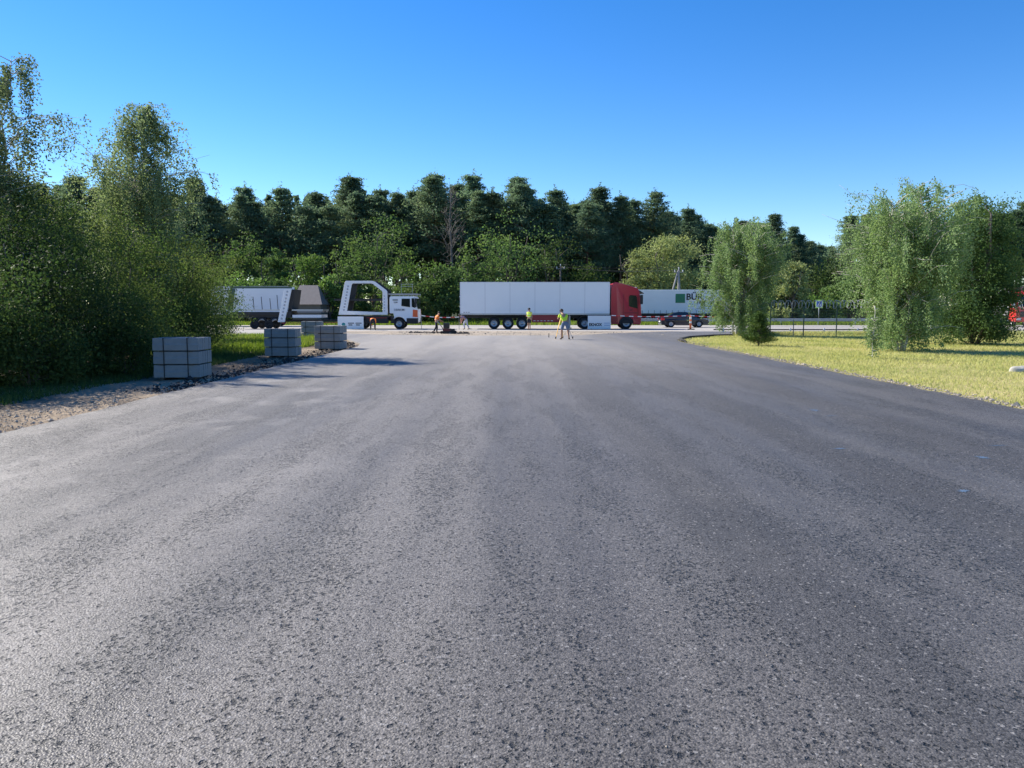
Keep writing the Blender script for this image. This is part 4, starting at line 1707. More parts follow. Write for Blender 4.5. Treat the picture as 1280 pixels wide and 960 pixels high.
# barrier tape along the works
def tape(name, pts, label):
    mb = MB()
    cum = 0
    segs = [[], []]
    o = empty(name, pts[0])
    p0 = Vector(pts[0])
    mbs = [MB(), MB()]
    for a, b in zip(pts, pts[1:]):
        a, b = Vector(a) - p0, Vector(b) - p0
        n = max(2, int((b - a).length / .35))
        for i in range(n):
            q0, q1 = a.lerp(b, i / n), a.lerp(b, (i + 1) / n)
            for q, t in ((q0, i / n), (q1, (i + 1) / n)):
                q.z -= .10 * math.sin(t * math.pi)
            h = Vector((0, 0, .035))
            mbs[i % 2].add([q0 - h, q1 - h, q1 + h, q0 + h], [(0, 1, 2, 3)])
    mbs[0].build('white_stripe', 'tape white', o)
    mbs[1].build('red_stripe', 'tape red', o)
    tag(o, label, 'barrier tape')
    return o


zt = Z(394.3, 65.2)
sx_ = [X(527, 65.2), X(574, 65.2), X(862.5, 65.0), X(925, 65.2)]
tape('barrier_tape', [(sx_[0], 65.2, zt), (sx_[1], 65.2, zt - .12)], 'red and white tape stretched behind the orange-vested workers')
tape('barrier_tape', [(sx_[2], 65.1, zt), (sx_[3], 65.2, zt - .05)], 'red and white tape running right from the delineator post')
tape('barrier_tape', [(X(764, 65.6), 65.6, zt), (sx_[2], 65.1, zt)], 'red and white tape running left from the delineator post past the cab')
for i, (x, lab) in enumerate(((sx_[0], 'thin dark stake holding the tape before the carrier cab'), (sx_[1], 'thin dark stake holding the tape behind the white trailer'), (sx_[3], 'thin dark tape stake behind the left lawn birch'))):
    mb = MB()
    mb.box(-.02, .02, .01, .05, 0, 1.35)
    o = mb.build('tape_stake', 'post grey')
    o.location = (x, 65.2, ROADZ)
    tag(o, lab, 'stake')

# plate compactor pushed by the worker
YM = 53.6
pc = empty('plate_compactor', (X(560, YM), YM, -0.02))
tag(pc, 'dark red plate compactor in front of the standing orange-vested worker', 'machine')
mb = MB()
mb.prism([(-.42, .10), (-.30, 0.0), (.38, 0.0), (.52, .12), (.52, .16), (-.42, .16)], -.25, .25)
mb.build('base_plate', 'chassis', pc, .01)
mb = MB()
mb.box(-.34, .22, -.20, .20, .17, .36)
mb.build('housing', 'machine red', pc, .03)
mb = MB()
mb.box(-.30, .12, -.22, .22, .37, .74)
mb.build('engine', 'black plastic', pc, .05)
mb = MB()
mb.box(.2, .48, -.2, .2, .17, .34)
mb.build('water_tank', 'black plastic', pc, .03)
mb = MB()
for sy in (-.17, .17):
    mb.tube([(-.3, sy, .3), (-.62, sy, .74), (-.72, sy, .86)], .018, 8)
mb.tube([(-.72, -.2, .86), (-.72, .2, .86)], .02, 8)
mb.build('handle', 'grey metal', pc)
for sy in (-1, 1):
    mb = MB()
    mb.lathe([(.03, -.04), (.11, -.04), (.11, .04), (.03, .04)], 18, 'Y', (.5, sy * .2, .10))
    mb.build('wheel', 'tyre', pc)
    mb = MB()
    mb.lathe([(.03, -.04), (.09, -.04), (.09, .04), (.03, .04)], 18, 'Y', (-.42, sy * .25, .09))
    mb.build('wheel', 'tyre', pc)
mb = MB()
mb.tube([(0, 0, .03), (.5, .02, .03), (.9, -.05, .03)], .035, 8)
o = mb.build('hose', 'chassis')
o.location = (X(571, 53.2), 53.2, -0.02)
tag(o, 'short black hose lying on the sand right of the compactor', 'hose')

# survey level on tripod
YL = 43.6
tp = empty('survey_tripod', (X(702, YL), YL, 0))
tag(tp, 'survey tripod with a small level, in front of the yellow-shirted man', 'tripod')
for k, (ex, ey) in enumerate(((-.36, -.35), (.62, -.18), (.10, .5))):
    mb = MB()
    mb.bar((ex * .12, ey * .12, 1.22), (ex * .6, ey * .6, .62), .05, .03)
    mb.bar((ex * .55, ey * .55, .68), (ex, ey, 0), .03, .025)
    l_ = mb.build('leg', 'tripod yellow' if k != 1 else 'galvanised', tp)
    mb = MB()
    mb.lathe([(.004, 0), (.035, .05), (.035, .14), (.02, .15)], 10, 'Z', (ex * .985, ey * .985, 0))
    mb.build('foot', 'black plastic', l_)
mb = MB()
mb.lathe([(.001, 1.2), (.10, 1.2), (.10, 1.25), (.05, 1.27), (.05, 1.30), (.001, 1.30)], 16, 'Z')
mb.build('head_plate', 'grey metal', tp)
mb = MB()
mb.box(-.06, .06, -.11, .11, 1.31, 1.42)
mb.lathe([(.03, .11), (.035, .17), (.03, .18)], 12, 'Y', (0, 0, 1.37))
mb.build('level', 'tripod yellow', tp, .01)
mb = MB()
mb.tube([(0, 0, 0), (0, 0, .20)], .025, 8)
mb.lathe([(.001, .2), (.04, .2), (.04, .23), (.001, .23)], 10, 'Z')
o = mb.build('survey_peg', 'black plastic')
o.location = (X(686, 46), 46, 0)
tag(o, 'short black survey peg left of the tripod', 'peg')

# low grey shed roof behind the carrier
sh = empty('shed', (X(384, 88), 90.5, -0.11))
tag(sh, 'low shed with a dull grey-brown roof behind the carrier trailer', 'building')
mb = MB()
mb.box(-2.6, 2.6, -2.4, 2.4, 0, 2.5)
mb.build('wall', 'wall render', sh)
mb = MB()
mb.add([(-2.2, .1, 4.55), (1.2, .1, 4.55), (3.0, -2.7, 2.3), (-3.0, -2.7, 2.3), (-3.0, 2.7, 2.3), (3.0, 2.7, 2.3)],
       [(0, 3, 2, 1), (0, 1, 5, 4), (1, 2, 5), (0, 4, 3), (2, 3, 4, 5)])
rf_ = mb.build('roof', 'roof sheet', sh)
sh.scale = (.62, 1, 1)
# power poles and wires
def power_pole(u, vtop, Y, strut, label):
    r = empty('power_pole', (X(u, Y), Y, -0.11))
    tag(r, label, 'pole')
    h = Z(vtop, Y) + .11
    mb = MB()
    mb.tube([(0, 0, -.2), (0, 0, h)], [.16, .10], 8)
    mb.build('post', 'concrete post' if strut else 'grey bark', r)
    if strut:
        mb = MB()
        mb.tube([(X(829, Y) - X(u, Y), 0, 0), (-.08, 0, h - .2)], [.14, .10], 8)
        mb.build('strut', 'concrete post', r)
        mb = MB()
        mb.tube([(.45, .25, 0), (.1, .1, h - 1.0)], [.10, .08], 8)
        mb.build('strut', 'concrete post', r)
    mb = MB()
    mb.box(-.6, .6, -.05, .05, h - .43, h - .35)
    ar = mb.build('cross_arm', 'dull grey', r)
    for x in (-.5, 0, .5):
        mb = MB()
        mb.lathe([(.001, 0), (.06, 0), (.075, .06), (.04, .14), (.06, .2), (.001, .26)], 8, 'Z', (x, 0, h - .33 if x else h))
        mb.build('insulator', 'sign white', ar)
    return r, h


pl1, hp1 = power_pole(846.5, 337, 98, True, 'concrete power pole with a leaning strut behind the pale trailer')
pl2, hp2 = power_pole(700, 333, 104, False, 'thin power pole against the dark forest behind the white trailer')
A_, B_ = Vector((X(846.5, 98), 98, hp1 - .1)), Vector((X(700, 104), 104, hp2 - .1))
D_ = B_ + (B_ - A_) * 1.1
mbw = MB()
for dx, dz in ((-.5, -.15), (.5, -.15), (0, .2)):
    for P, Q in ((A_, B_), (B_, D_)):
        pts = []
        for i in range(13):
            t = i / 12
            q = P.lerp(Q, t) + Vector((0, dx, dz))
            q.z -= .35 * math.sin(t * math.pi)
            pts.append(q)
        mbw.tube(pts, .014, 4)
o = mbw.build('power_line', 'wire')
tag(o, 'three thin power wires crossing in front of the dark forest', 'power line')

# stone on the lawn
bm = bmesh.new()
bmesh.ops.create_icosphere(bm, subdivisions=3, radius=.5)
rr = np.random.default_rng(9)
ph = rr.uniform(0, 6, 6)
for v in bm.verts:
    d = v.co.normalized()
    k = 1 + .10 * math.sin(d.x * 4 + ph[0]) + .09 * math.sin(d.y * 5 + ph[1]) + .05 * math.sin(d.z * 7 + ph[2])
    v.co = Vector((d.x * .24 * k, d.y * .17 * k, max(-.1, d.z) * .15 * k))
me = bpy.data.meshes.new('stone')
bm.to_mesh(me)
bm.free()
me.polygons.foreach_set('use_smooth', [True] * len(me.polygons))
o = link('stone', me, 'stone')
o.location = (X(1276, 21.0), 21.0, .0)
tag(o, 'flat pale stone lying on the lawn at the right edge', 'stone')

# ================================================================== PEOPLE
def skinned(name, joints, edges, root, mat, parent=None, sub=2):
    """continuous surface grown round a skeleton; joints: key -> (x, y, z, r)"""
    keys = list(joints)
    idx = {k: i for i, k in enumerate(keys)}
    me = bpy.data.meshes.new(name)
    me.from_pydata([joints[k][:3] for k in keys], [(idx[a], idx[b]) for a, b in edges], [])
    o = bpy.data.objects.new(name, me)
    COL.objects.link(o)
    md = o.modifiers.new('skin', 'SKIN')
    sv = me.skin_vertices[0].data
    for k in keys:
        r = joints[k][3]
        sv[idx[k]].radius = r if isinstance(r, tuple) else (r, r)
        sv[idx[k]].use_root = (k == root)
    md.use_smooth_shade = True
    ss = o.modifiers.new('sub', 'SUBSURF')
    ss.levels = ss.render_levels = sub
    dg = bpy.context.evaluated_depsgraph_get()
    m2 = bpy.data.meshes.new_from_object(o.evaluated_get(dg))
    bpy.data.objects.remove(o)
    m2.name = name
    m2.materials.clear()
    m2.polygons.foreach_set('use_smooth', [True] * len(m2.polygons))
    return link(name, m2, mat, parent)


def person(loc, rz, label, J, shirt, trousers, shirt_sleeve='short', shorts=False, vest=None, scale=1.0, hat=None):
    """J: joints; figure faces +Y before turning by rz"""
    V = {k: Vector(v) for k, v in J.items()}
    def jv(k, r):
        return (*V[k], r)
    hd = (V['head'] - V['neck']).normalized()
    face = V['look'].normalized()
    side = hd.cross(face).normalized()
    face = side.cross(hd).normalized()
    c = V['head']
    jt = {'pelvis': jv('pelvis', (.135, .105)), 'waist': jv('waist', (.125, .10)), 'chest': jv('chest', (.155, .115)), 'neck': jv('neck', .055),
          'jaw': (*(c - hd * .055 + face * .015), .068), 'skull': (*(c + hd * .03), (.078, .09)), 'crown': (*(c + hd * .10), .055),
          'nose': (*(c - hd * .01 + face * .10), .016), 'earl': (*(c + side * .085), .018), 'earr': (*(c - side * .085), .018)}
    ed = [('pelvis', 'waist'), ('waist', 'chest'), ('chest', 'neck'), ('neck', 'jaw'), ('jaw', 'skull'), ('skull', 'crown'), ('skull', 'nose'), ('skull', 'earl'), ('skull', 'earr')]
    for s in 'lr':
        jt['sh' + s] = jv('sh' + s, .062)
        jt['el' + s] = jv('el' + s, .042)
        jt['wr' + s] = jv('wr' + s, .029)
        jt['hip' + s] = jv('hip' + s, .092)
        jt['kn' + s] = jv('kn' + s, .062)
        jt['calf' + s] = (*(V['kn' + s].lerp(V['an' + s], .35)), .058)
        jt['an' + s] = jv('an' + s, .038)
        jt['toe' + s] = jv('toe' + s, .034)
        fwd = (V['wr' + s] - V['el' + s]).normalized()
        lat = fwd.cross(Vector((0, 0, 1)))
        if lat.length < .1:
            lat = fwd.cross(Vector((0, 1, 0)))
        lat.normalize()
        if s == 'l':
            lat = -lat
        curl = fwd.cross(lat).normalized()
        if curl.z > 0:
            curl = -curl
        palm = V['wr' + s] + fwd * .085
        jt['palm' + s] = (*palm, (.036, .018))
        ed += [('chest', 'sh' + s), ('sh' + s, 'el' + s), ('el' + s, 'wr' + s), ('wr' + s, 'palm' + s), ('pelvis', 'hip' + s), ('hip' + s, 'kn' + s), ('kn' + s, 'calf' + s), ('calf' + s, 'an' + s), ('an' + s, 'toe' + s)]
        for i, (o_, L) in enumerate(((-.030, .062), (-.010, .074), (.010, .070), (.030, .056))):
            a = palm + lat * o_ + fwd * .012
            b = a + (fwd * .8 + curl * .5).normalized() * L * .55
            d = b + (fwd * .35 + curl * .9).normalized() * L * .5
            for nm, q in (('k', a), ('m', b), ('t', d)):
                jt[f'f{i}{nm}{s}'] = (*q, .0085)
            ed += [('palm' + s, f'f{i}k{s}'), (f'f{i}k{s}', f'f{i}m{s}'), (f'f{i}m{s}', f'f{i}t{s}')]
        a = V['wr' + s] + fwd * .04 - lat * .045
        b = a + (fwd * .8 - lat * .5).normalized() * .045
        jt['th0' + s] = (*a, .011)
        jt['th1' + s] = (*b, .009)
        ed += [('wr' + s, 'th0' + s), ('th0' + s, 'th1' + s)]
    body = skinned('person', jt, ed, 'pelvis', 'skin')
    body.location = loc
    body.rotation_euler = (0, 0, rz)
    body.scale = (scale,) * 3
    tag(body, label, 'person')
    # shirt
    lo = V['pelvis'].lerp(V['waist'], .15)
    sj = {'p': (*lo, (.155, .125)), 'w': jv('waist', (.15, .12)), 'c': jv('chest', (.175, .135)), 'n': (*V['chest'].lerp(V['neck'], .62), .075)}
    se = [('p', 'w'), ('w', 'c'), ('c', 'n')]
    for s in 'lr':
        sj['s' + s] = jv('sh' + s, .078)
        if shirt_sleeve == 'none':
            sj['s' + s] = (*V['sh' + s].lerp(V['chest'], .15), .07)
            se += [('c', 's' + s)]
            continue
        e = V['sh' + s].lerp(V['el' + s], .62 if shirt_sleeve == 'short' else 1.0)
        sj['e' + s] = (*e, .062 if shirt_sleeve == 'short' else .055)
        se += [('c', 's' + s), ('s' + s, 'e' + s)]
        if shirt_sleeve == 'long':
            sj['w' + s] = (*V['el' + s].lerp(V['wr' + s], .9), .042)
            se += [('e' + s, 'w' + s)]
    skinned('shirt', sj, se, 'p', shirt, body)
    if vest:
        vj = {'p': (*lo, (.168, .138)), 'w': jv('waist', (.163, .133)), 'c': jv('chest', (.187, .147)), 'n': (*V['chest'].lerp(V['neck'], .5), .085)}
        ve = [('p', 'w'), ('w', 'c'), ('c', 'n')]
        for s in 'lr':
            vj['s' + s] = jv('sh' + s, .085)
            ve += [('c', 's' + s)]
        vs_ = skinned('vest', vj, ve, 'p', vest, body)
        up = (V['chest'] - V['waist']).normalized()
        for t in (.25, .8):
            q = lo.lerp(V['chest'], t)
            ring = []
            for k in range(17):
                a = 2 * math.pi * k / 16
                sd = Vector((1, 0, 0))
                fw = up.cross(sd).normalized()
                w0 = .172 + .02 * t
                ring.append(q + sd * math.cos(a) * w0 + fw * math.sin(a) * (w0 - .03))
            mb = MB()
            mb.tube(ring, .017, 6)
            mb.build('reflective_band', 'reflector', vs_)
    # trousers
    tj = {'w': (*V['pelvis'].lerp(V['waist'], .3), (.145, .115)), 'p': jv('pelvis', (.15, .12))}
    te = [('w', 'p')]
    for s in 'lr':
        tj['h' + s] = jv('hip' + s, .105)
        tj['k' + s] = (*(V['kn' + s] if not shorts else V['hip' + s].lerp(V['kn' + s], .92)), .078 if not shorts else .098)
        te += [('p', 'h' + s), ('h' + s, 'k' + s)]
        if not shorts:
            tj['a' + s] = (*V['kn' + s].lerp(V['an' + s], .93), .062)
            te += [('k' + s, 'a' + s)]
    skinned('trousers', tj, te, 'p', trousers, body)
    for s in 'lr':
        t_ = V['toe' + s]
        a_ = V['an' + s]
        sj = {'a': (*a_, .05), 'h': (a_.x, a_.y, max(.045, a_.z - .04), .048), 't': (*t_, .042), 'u': (*(t_ + (t_ - a_) * .25 * Vector((1, 1, 0)).length * .3), .034)}
        skinned('shoe', sj, [('a', 'h'), ('h', 't'), ('t', 'u')], 'h', 'shoe', body, 1)
    # hair: cap over the back and top of the skull
    mb = MB()
    ring, vs, fs = 12, [], []
    back = -face
    for i in range(6):
        ph_ = i / 5 * math.pi * .58
        for k in range(ring):
            a = 2 * math.pi * k / ring
            d = hd * math.cos(ph_) + (side * math.cos(a) + face * math.sin(a)) * math.sin(ph_)
            rad = .112
            q = c + hd * .045 + (hd + back * .35).normalized() * .012
            vs.append(q + Vector((d.x, d.y, d.z)) * rad * (1.0 if d.dot(face) < .5 else .97))
    for i in range(5):
        for k in range(ring):
            k2 = (k + 1) % ring
            fs.append((i * ring + k, i * ring + k2, (i + 1) * ring + k2, (i + 1) * ring + k))
    mb.add(vs, fs, True)
    mb.build('hair' if not hat else 'cap', hat or 'hair', body)
    for sgn in (-1, 1):
        mb = MB()
        q = c + face * .088 + side * .032 * sgn + hd * .012
        mb.lathe([(.001, -.008), (.009, -.004), (.009, .004), (.001, .008)], 8, 'Y', q)
        mb.build('eye', 'print black', body)
    return body


def stand(**kw):
    J = dict(pelvis=(0, 0, .96), waist=(0, 0, 1.12), chest=(0, 0, 1.36), neck=(0, 0, 1.52), head=(0, .02, 1.65), look=(0, 1, 0),
             shl=(-.19, 0, 1.43), shr=(.19, 0, 1.43), ell=(-.25, -.02, 1.15), elr=(.25, -.02, 1.15), wrl=(-.26, .08, .92), wrr=(.26, .08, .92),
             hipl=(-.10, 0, .90), hipr=(.10, 0, .90), knl=(-.12, .03, .50), knr=(.12, .03, .50), anl=(-.13, -.02, .09), anr=(.13, -.02, .09),
             toel=(-.15, .14, .045), toer=(.15, .14, .045))
    J.update(kw)
    return J


# bent worker in orange, seen from behind
bent = stand(pelvis=(0, -.10, .82), waist=(0, .05, .92), chest=(0, .30, .93), neck=(0, .46, .86), head=(0, .57, .78), look=(0, .4, -1),
             shl=(-.19, .36, .90), shr=(.19, .36, .90), ell=(-.20, .44, .62), elr=(.20, .44, .62), wrl=(-.08, .46, .36), wrr=(.08, .46, .36),
             hipl=(-.11, -.10, .80), hipr=(.11, -.10, .80), knl=(-.17, .04, .46), knr=(.17, .04, .46), anl=(-.18, -.06, .09), anr=(.18, -.06, .09), toel=(-.21, .10, .045), toer=(.21, .10, .045))
person((X(466.5, 62.5), 62.5, ROADZ + .03), .1, 'worker bent double in an orange top before the car carrier', bent, 'orange cloth', 'dark cloth', 'long', scale=.98)
# worker in orange vest pushing the compactor
push = stand(chest=(0, .10, 1.33), neck=(0, .19, 1.47), head=(0, .24, 1.59), look=(0, 1, -.4), shl=(-.19, .12, 1.38), shr=(.19, .12, 1.38),
             ell=(-.24, .18, 1.10), elr=(.24, .18, 1.10), wrl=(-.2, .46, .96), wrr=(.2, .46, .96),
             knl=(-.12, .14, .50), anl=(-.13, .08, .09), toel=(-.14, .24, .045), knr=(.12, -.06, .52), anr=(.13, -.30, .11), toer=(.14, -.15, .05), waist=(0, .03, 1.12))
person((X(545.5, 54.2), 54.2, -0.02), math.radians(-62), 'standing worker in orange vest and dark trousers behind the plate compactor', push, 'orange cloth', 'dark cloth', 'short', vest='orange cloth', scale=.88)
# person in pale and plum clothes leaning over
leanp = stand(pelvis=(0, -.05, .86), waist=(0, .05, .98), chest=(0, .26, 1.10), neck=(0, .38, 1.17), head=(0, .48, 1.22), look=(0, .6, -1),
              shl=(-.19, .28, 1.12), shr=(.19, .28, 1.12), ell=(-.23, .36, .86), elr=(.23, .36, .86), wrl=(-.15, .42, .62), wrr=(.15, .42, .62),
              hipl=(-.1, -.06, .82), hipr=(.1, -.06, .82), knl=(-.12, .12, .48), knr=(.12, -.10, .48), anl=(-.13, .02, .09), anr=(.13, -.30, .09), toel=(-.14, .18, .045), toer=(.14, -.14, .045))
person((X(582, 64.6), 64.6, ROADZ + .03), math.radians(75), 'person in pale and plum clothes bending at the tail of the white trailer', leanp, 'plum cloth', 'pale cloth', 'short', scale=.95)
# man in dull yellow vest standing before the trailer
person((X(661.5, 63.3), 63.3, ROADZ + .03), math.radians(150), 'man in dull yellow vest and dark shorts standing before the white trailer', stand(knl=(-.08, .03, .5), knr=(.08, .03, .5), hipl=(-.09, 0, .9), hipr=(.09, 0, .9), anl=(-.07, -.02, .09), anr=(.07, -.02, .09), toel=(-.08, .14, .045), toer=(.08, .14, .045),
       wrr=(.12, .22, 1.12), elr=(.24, .02, 1.14)), 'dull yellow cloth', 'dark cloth', 'short', shorts=True, vest='yellow cloth', scale=1.0)
# surveyor
surv = stand(pelvis=(.05, -.10, .93), waist=(.03, -.04, 1.08), chest=(-.02, .06, 1.30), neck=(-.06, .15, 1.44), head=(-.08, .22, 1.55), look=(-.15, 1, -.3),
             shl=(-.21, .08, 1.36), shr=(.17, .08, 1.36), ell=(-.30, .22, 1.12), elr=(.24, .22, 1.12), wrl=(-.20, .42, 1.22), wrr=(.05, .42, 1.22),
             hipl=(-.06, -.10, .88), hipr=(.16, -.10, .88), knl=(-.12, -.02, .48), knr=(.24, -.04, .48), anl=(-.14, -.10, .09), anr=(.28, -.12, .09), toel=(-.18, .06, .045), toer=(.33, .03, .045))
person((X(704.5, 42.9), 42.9, 0), .12, 'man in bright yellow shirt and blue shorts at the survey tripod', surv, 'yellow cloth', 'denim', 'short', shorts=True, scale=1.0)

# ================================================================== TREES
# --- left thicket
SH = 'leaf shrub'
left = [
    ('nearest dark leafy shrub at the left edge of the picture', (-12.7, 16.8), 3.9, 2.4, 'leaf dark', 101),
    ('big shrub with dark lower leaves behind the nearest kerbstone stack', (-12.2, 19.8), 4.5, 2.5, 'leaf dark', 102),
    ('broad olive-green shrub below the twin-topped birch', (-13.2, 24.8), 5.3, 2.7, SH, 103),
    ('sunlit shrub hanging over the grass at the right end of the thicket', (-13.7, 31.0), 5.2, 2.7, SH, 104),
    ('low shrub at the far right end of the left thicket', (-16.0, 38.5), 4.8, 2.7, SH, 105),
    ('tall yellowish shrub in the middle of the left thicket', (-16.6, 25.5), 6.9, 2.6, SH, 106),
    ('shrub behind the leftmost tall birch', (-18.2, 21.5), 6.3, 2.8, SH, 107),
]
for lab, (x, y), h, r, mat, sd in left:
    k = h / 5
    blobs = [(0, 0, h * .36, r * .95, r * .95, h * .36), (r * .30, -r * .25, h * .56, r * .72, r * .72, h * .34), (-r * .30, r * .2, h * .68, r * .62, r * .62, h * .30), (r * .1, 0, h * .16, r * 1.0, r * .95, h * .18)]
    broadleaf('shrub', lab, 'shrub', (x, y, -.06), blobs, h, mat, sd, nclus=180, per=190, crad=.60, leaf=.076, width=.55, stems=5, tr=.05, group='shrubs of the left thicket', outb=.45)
for lab, (x, y), h, r, mat, sd in [
        ('small low shrub between the dark shrubs and the nearest kerbstone stack', (-10.3, 20.6), 1.9, 1.1, 'leaf dark', 121),
        ('low dark shrub by the left edge, at the gravel', (-10.9, 17.4), 1.7, 1.2, 'leaf dark', 122),
        ('low leafy shrub beside the bright uncut grass', (-12.1, 28.3), 2.3, 1.3, SH, 123)]:
    blobs = [(0, 0, h * .42, r, r, h * .46), (r * .3, -r * .2, h * .62, r * .6, r * .6, h * .34)]
    broadleaf('low_shrub', lab, 'shrub', (x, y, -.06), blobs, h, mat, sd, nclus=60, per=150, crad=.42, leaf=.07, width=.55, stems=4, tr=.03, group='low shrubs at the foot of the left thicket', outb=.5)
birch('birch_tree', 'tallest birch, at the left edge above the shrubs', (-16.4, 24.4, -.06), 10.0, 201, 3.2, 3, mat='leaf thicket birch', nbr=215, strand=1.3, per=66, leaf=.08, zlow=.25, topw=.2)
birch('birch_tree', 'twin-topped drooping birch over the middle of the left thicket', (-14.7, 29.6, -.06), 9.6, 202, 2.7, 2, mat='leaf thicket birch', nbr=280, strand=1.5, per=70, leaf=.082, zlow=.22, topw=.18, lean=(.5, 0), trunk_w=.22)

# --- lawn trees on the right
birch('birch_tree', 'birch at the tip of the lawn, in front of the lettered trailer', (X(918, 48.6), 48.6, -.05), 7.2, 211, 2.35, 3, nbr=280, strand=1.15, per=85, leaf=.09, zlow=.10, topw=.3, lean=(.6, 0), shape=lambda r: .25 + .85 * math.sqrt(max(0, 1 - ((r - .45) / .58) ** 2)))
birch('birch_tree', 'biggest pale birch on the lawn, foliage down to the grass', (X(1124, 31.5), 31.5, -.04), 6.7, 212, 2.4, 4, nbr=340, strand=1.2, per=92, leaf=.072, zlow=.08, topw=.35, shape=lambda r: .3 + .85 * math.sqrt(max(0, 1 - ((r - .48) / .56) ** 2)))
broadleaf('lawn_tree', 'dark dense tree behind the biggest lawn birch', 'tree', (X(1218, 37.5), 37.5, -.04),
          [(-.3, 0, 1.7, 2.0, 2.0, 1.75), (-.4, 0, 4.2, 2.0, 1.9, 2.3), (-.1, 0, 6.0, 1.3, 1.2, 1.5), (.5, 0, 3.0, 1.4, 1.3, 1.6), (-.4, 0, .8, 2.0, 1.8, .8)], 7.4, 'leaf edge', 213, nclus=300, per=190, crad=.55, leaf=.10, width=.6, stems=2, tr=.10, outb=.5)
broadleaf('edge_shrub', 'leafy bush cut by the right edge, below the red lorry', 'shrub', (23.7, 33.6, -.04),
          [(0, 0, .6, .8, .8, .6), (.4, 0, 1.0, .5, .6, .5)], 1.4, 'leaf bright', 214, nclus=36, per=110, crad=.35, leaf=.08, width=.6, stems=3, tr=.025)
birch('sapling', 'thin sapling standing alone on the lawn before the big birch', (X(1091, 26.6), 26.6, -.04), 1.9, 215, .34, 1, nbr=24, strand=.42, per=26, leaf=.055, zlow=.06, tr=.010, topw=.5)

# young spruce on the lawn
def spruce(loc, h, r, seed, label):
    rng = np.random.default_rng(seed)
    root = empty('spruce', loc)
    tag(root, label, 'tree')
    mb = MB()
    mb.tube([(0, 0, -.05), (0, 0, h)], [.045, .008], 7)
    cs, dirs = [], []
    for i in range(150):
        t = rng.uniform(0, 1) ** 1.2
        z = .10 + (h - .16) * t
        R = r * (1 - t) ** .75 * rng.uniform(.7, 1.08) + .05
        a = rng.uniform(0, 6.28)
        e = Vector((math.cos(a) * R, math.sin(a) * R, z + R * .22))
        if i % 2 == 0:
            mb.tube([(0, 0, z), e], [.014, .004], 4)
        m = 70
        u = rng.uniform(.3, 1.05, m)[:, None]
        c = np.array([[0, 0, z]]) * (1 - u) + np.array([e]) * u + rng.normal(size=(m, 3)) * .055
        cs.append(c)
    c = np.concatenate(cs)
    c[:, 2] = np.maximum(c[:, 2], .04)
    np_mesh('crown', leaf_quads(rng, c, .085, .28, 0), 4, 'leaf spruce', root)
    mb.build('trunk', 'grey bark', root)


spruce((X(948, 35.6), 35.6, -.03), 1.55, .8, 216, 'small round young spruce on the lawn before the left birch')

# --- trees and bushes along the forest edge
def edge_tree(u, vtop, wpx, Y, mat, sd, label, low=0.1, cat='tree', leaf=.30, nclus=90, per=60, vflat=1.0, name='edge_tree'):
    h = Z(vtop, Y) + .11
    r = wpx / FPX * Y / 2 * 1.08
    blobs = [(0, 0, h * .42, r * .95, r * .8, h * .36), (r * .3, 0, h * .66, r * .62, r * .6, h * .30), (-r * .35, 0, h * .58, r * .6, r * .6, h * .28), (0, 0, h * .80, r * .45, r * .45, h * .20), (0, -r * .2, h * .18, r * .9, r * .7, h * .18)]
    return broadleaf(name, label, cat, (X(u, Y), Y, -.11), blobs, h, mat, sd, nclus=nclus, per=per, crad=max(.5, r * .24), leaf=leaf, width=.65, stems=2, tr=.14 if h > 6 else .07, group='trees and bushes at the forest edge', flat=.6, outb=.4)


E = [
    (306, 292, 72, 104, 'leaf edge', 'dark rounded tree left of centre, above the carrier trailer'),
    (352, 304, 42, 102, 'leaf edge', 'small pale-topped tree right of the dark rounded tree'),
    (388, 319, 66, 98, 'leaf bright', 'bright green bush above the shed roof'),
    (414, 342, 34, 92, 'leaf bright', 'small bright bush just left of the loop frame'),
    (474, 273, 104, 103, 'leaf edge', 'large spreading tree above the loop frame of the carrier'),
    (437, 318, 60, 98, 'leaf edge', 'mid-green tree behind the slanted frame column'),
    (516, 326, 84, 94, 'leaf bright', 'sunlit bush above the carrier cab'),
    (556, 331, 62, 92, 'leaf edge', 'dark-based bush left of the white trailer'),
    (528, 352, 70, 89, 'leaf dark', 'dark bush close behind the carrier cab'),
    (630, 268, 118, 106, 'leaf edge', 'large tree above the left half of the white trailer'),
    (596, 312, 66, 98, 'leaf edge', 'bushy tree above the tail of the white trailer'),
    (690, 292, 92, 110, 'leaf dark', 'dark tree above the middle of the white trailer'),
    (735, 330, 70, 112, 'leaf dark', 'low dark bush behind the front of the white trailer'),
    (300, 344, 70, 94, 'leaf bright', 'low bright bush left of the box trailer top'),
    (345, 348, 60, 92, 'leaf edge', 'low bush above the box trailer'),
    (985, 326, 52, 96, 'leaf willow', 'pale loose tree right of the lawn-tip birch'),
    (1030, 322, 70, 112, 'leaf dark', 'dark tree above the crossing sign'),
    (1016, 366, 62, 99, 'leaf bright', 'low bright bush behind the crossing sign'),
    (965, 352, 50, 98, 'leaf edge', 'bush behind the razor wire left of the sign'),
    (1062, 340, 60, 104, 'leaf edge', 'mid-green tree between the sign and the big birch'),
    (885, 330, 60, 118, 'leaf dark', 'dark tree between the willow and the lawn-tip birch'),
    (1130, 330, 120, 100, 'leaf dark', 'dark trees half hidden behind the biggest lawn birch'),
    (1255, 318, 90, 92, 'leaf dark', 'dark tree behind the red lorry at the right edge'),
    (250, 330, 80, 100, 'leaf dark', 'dark tree seen through the left thicket'),
]
for i, (u, vt, w, Y, mat, lab) in enumerate(E):
    edge_tree(u, vt, w, Y, mat, 300 + i, lab)
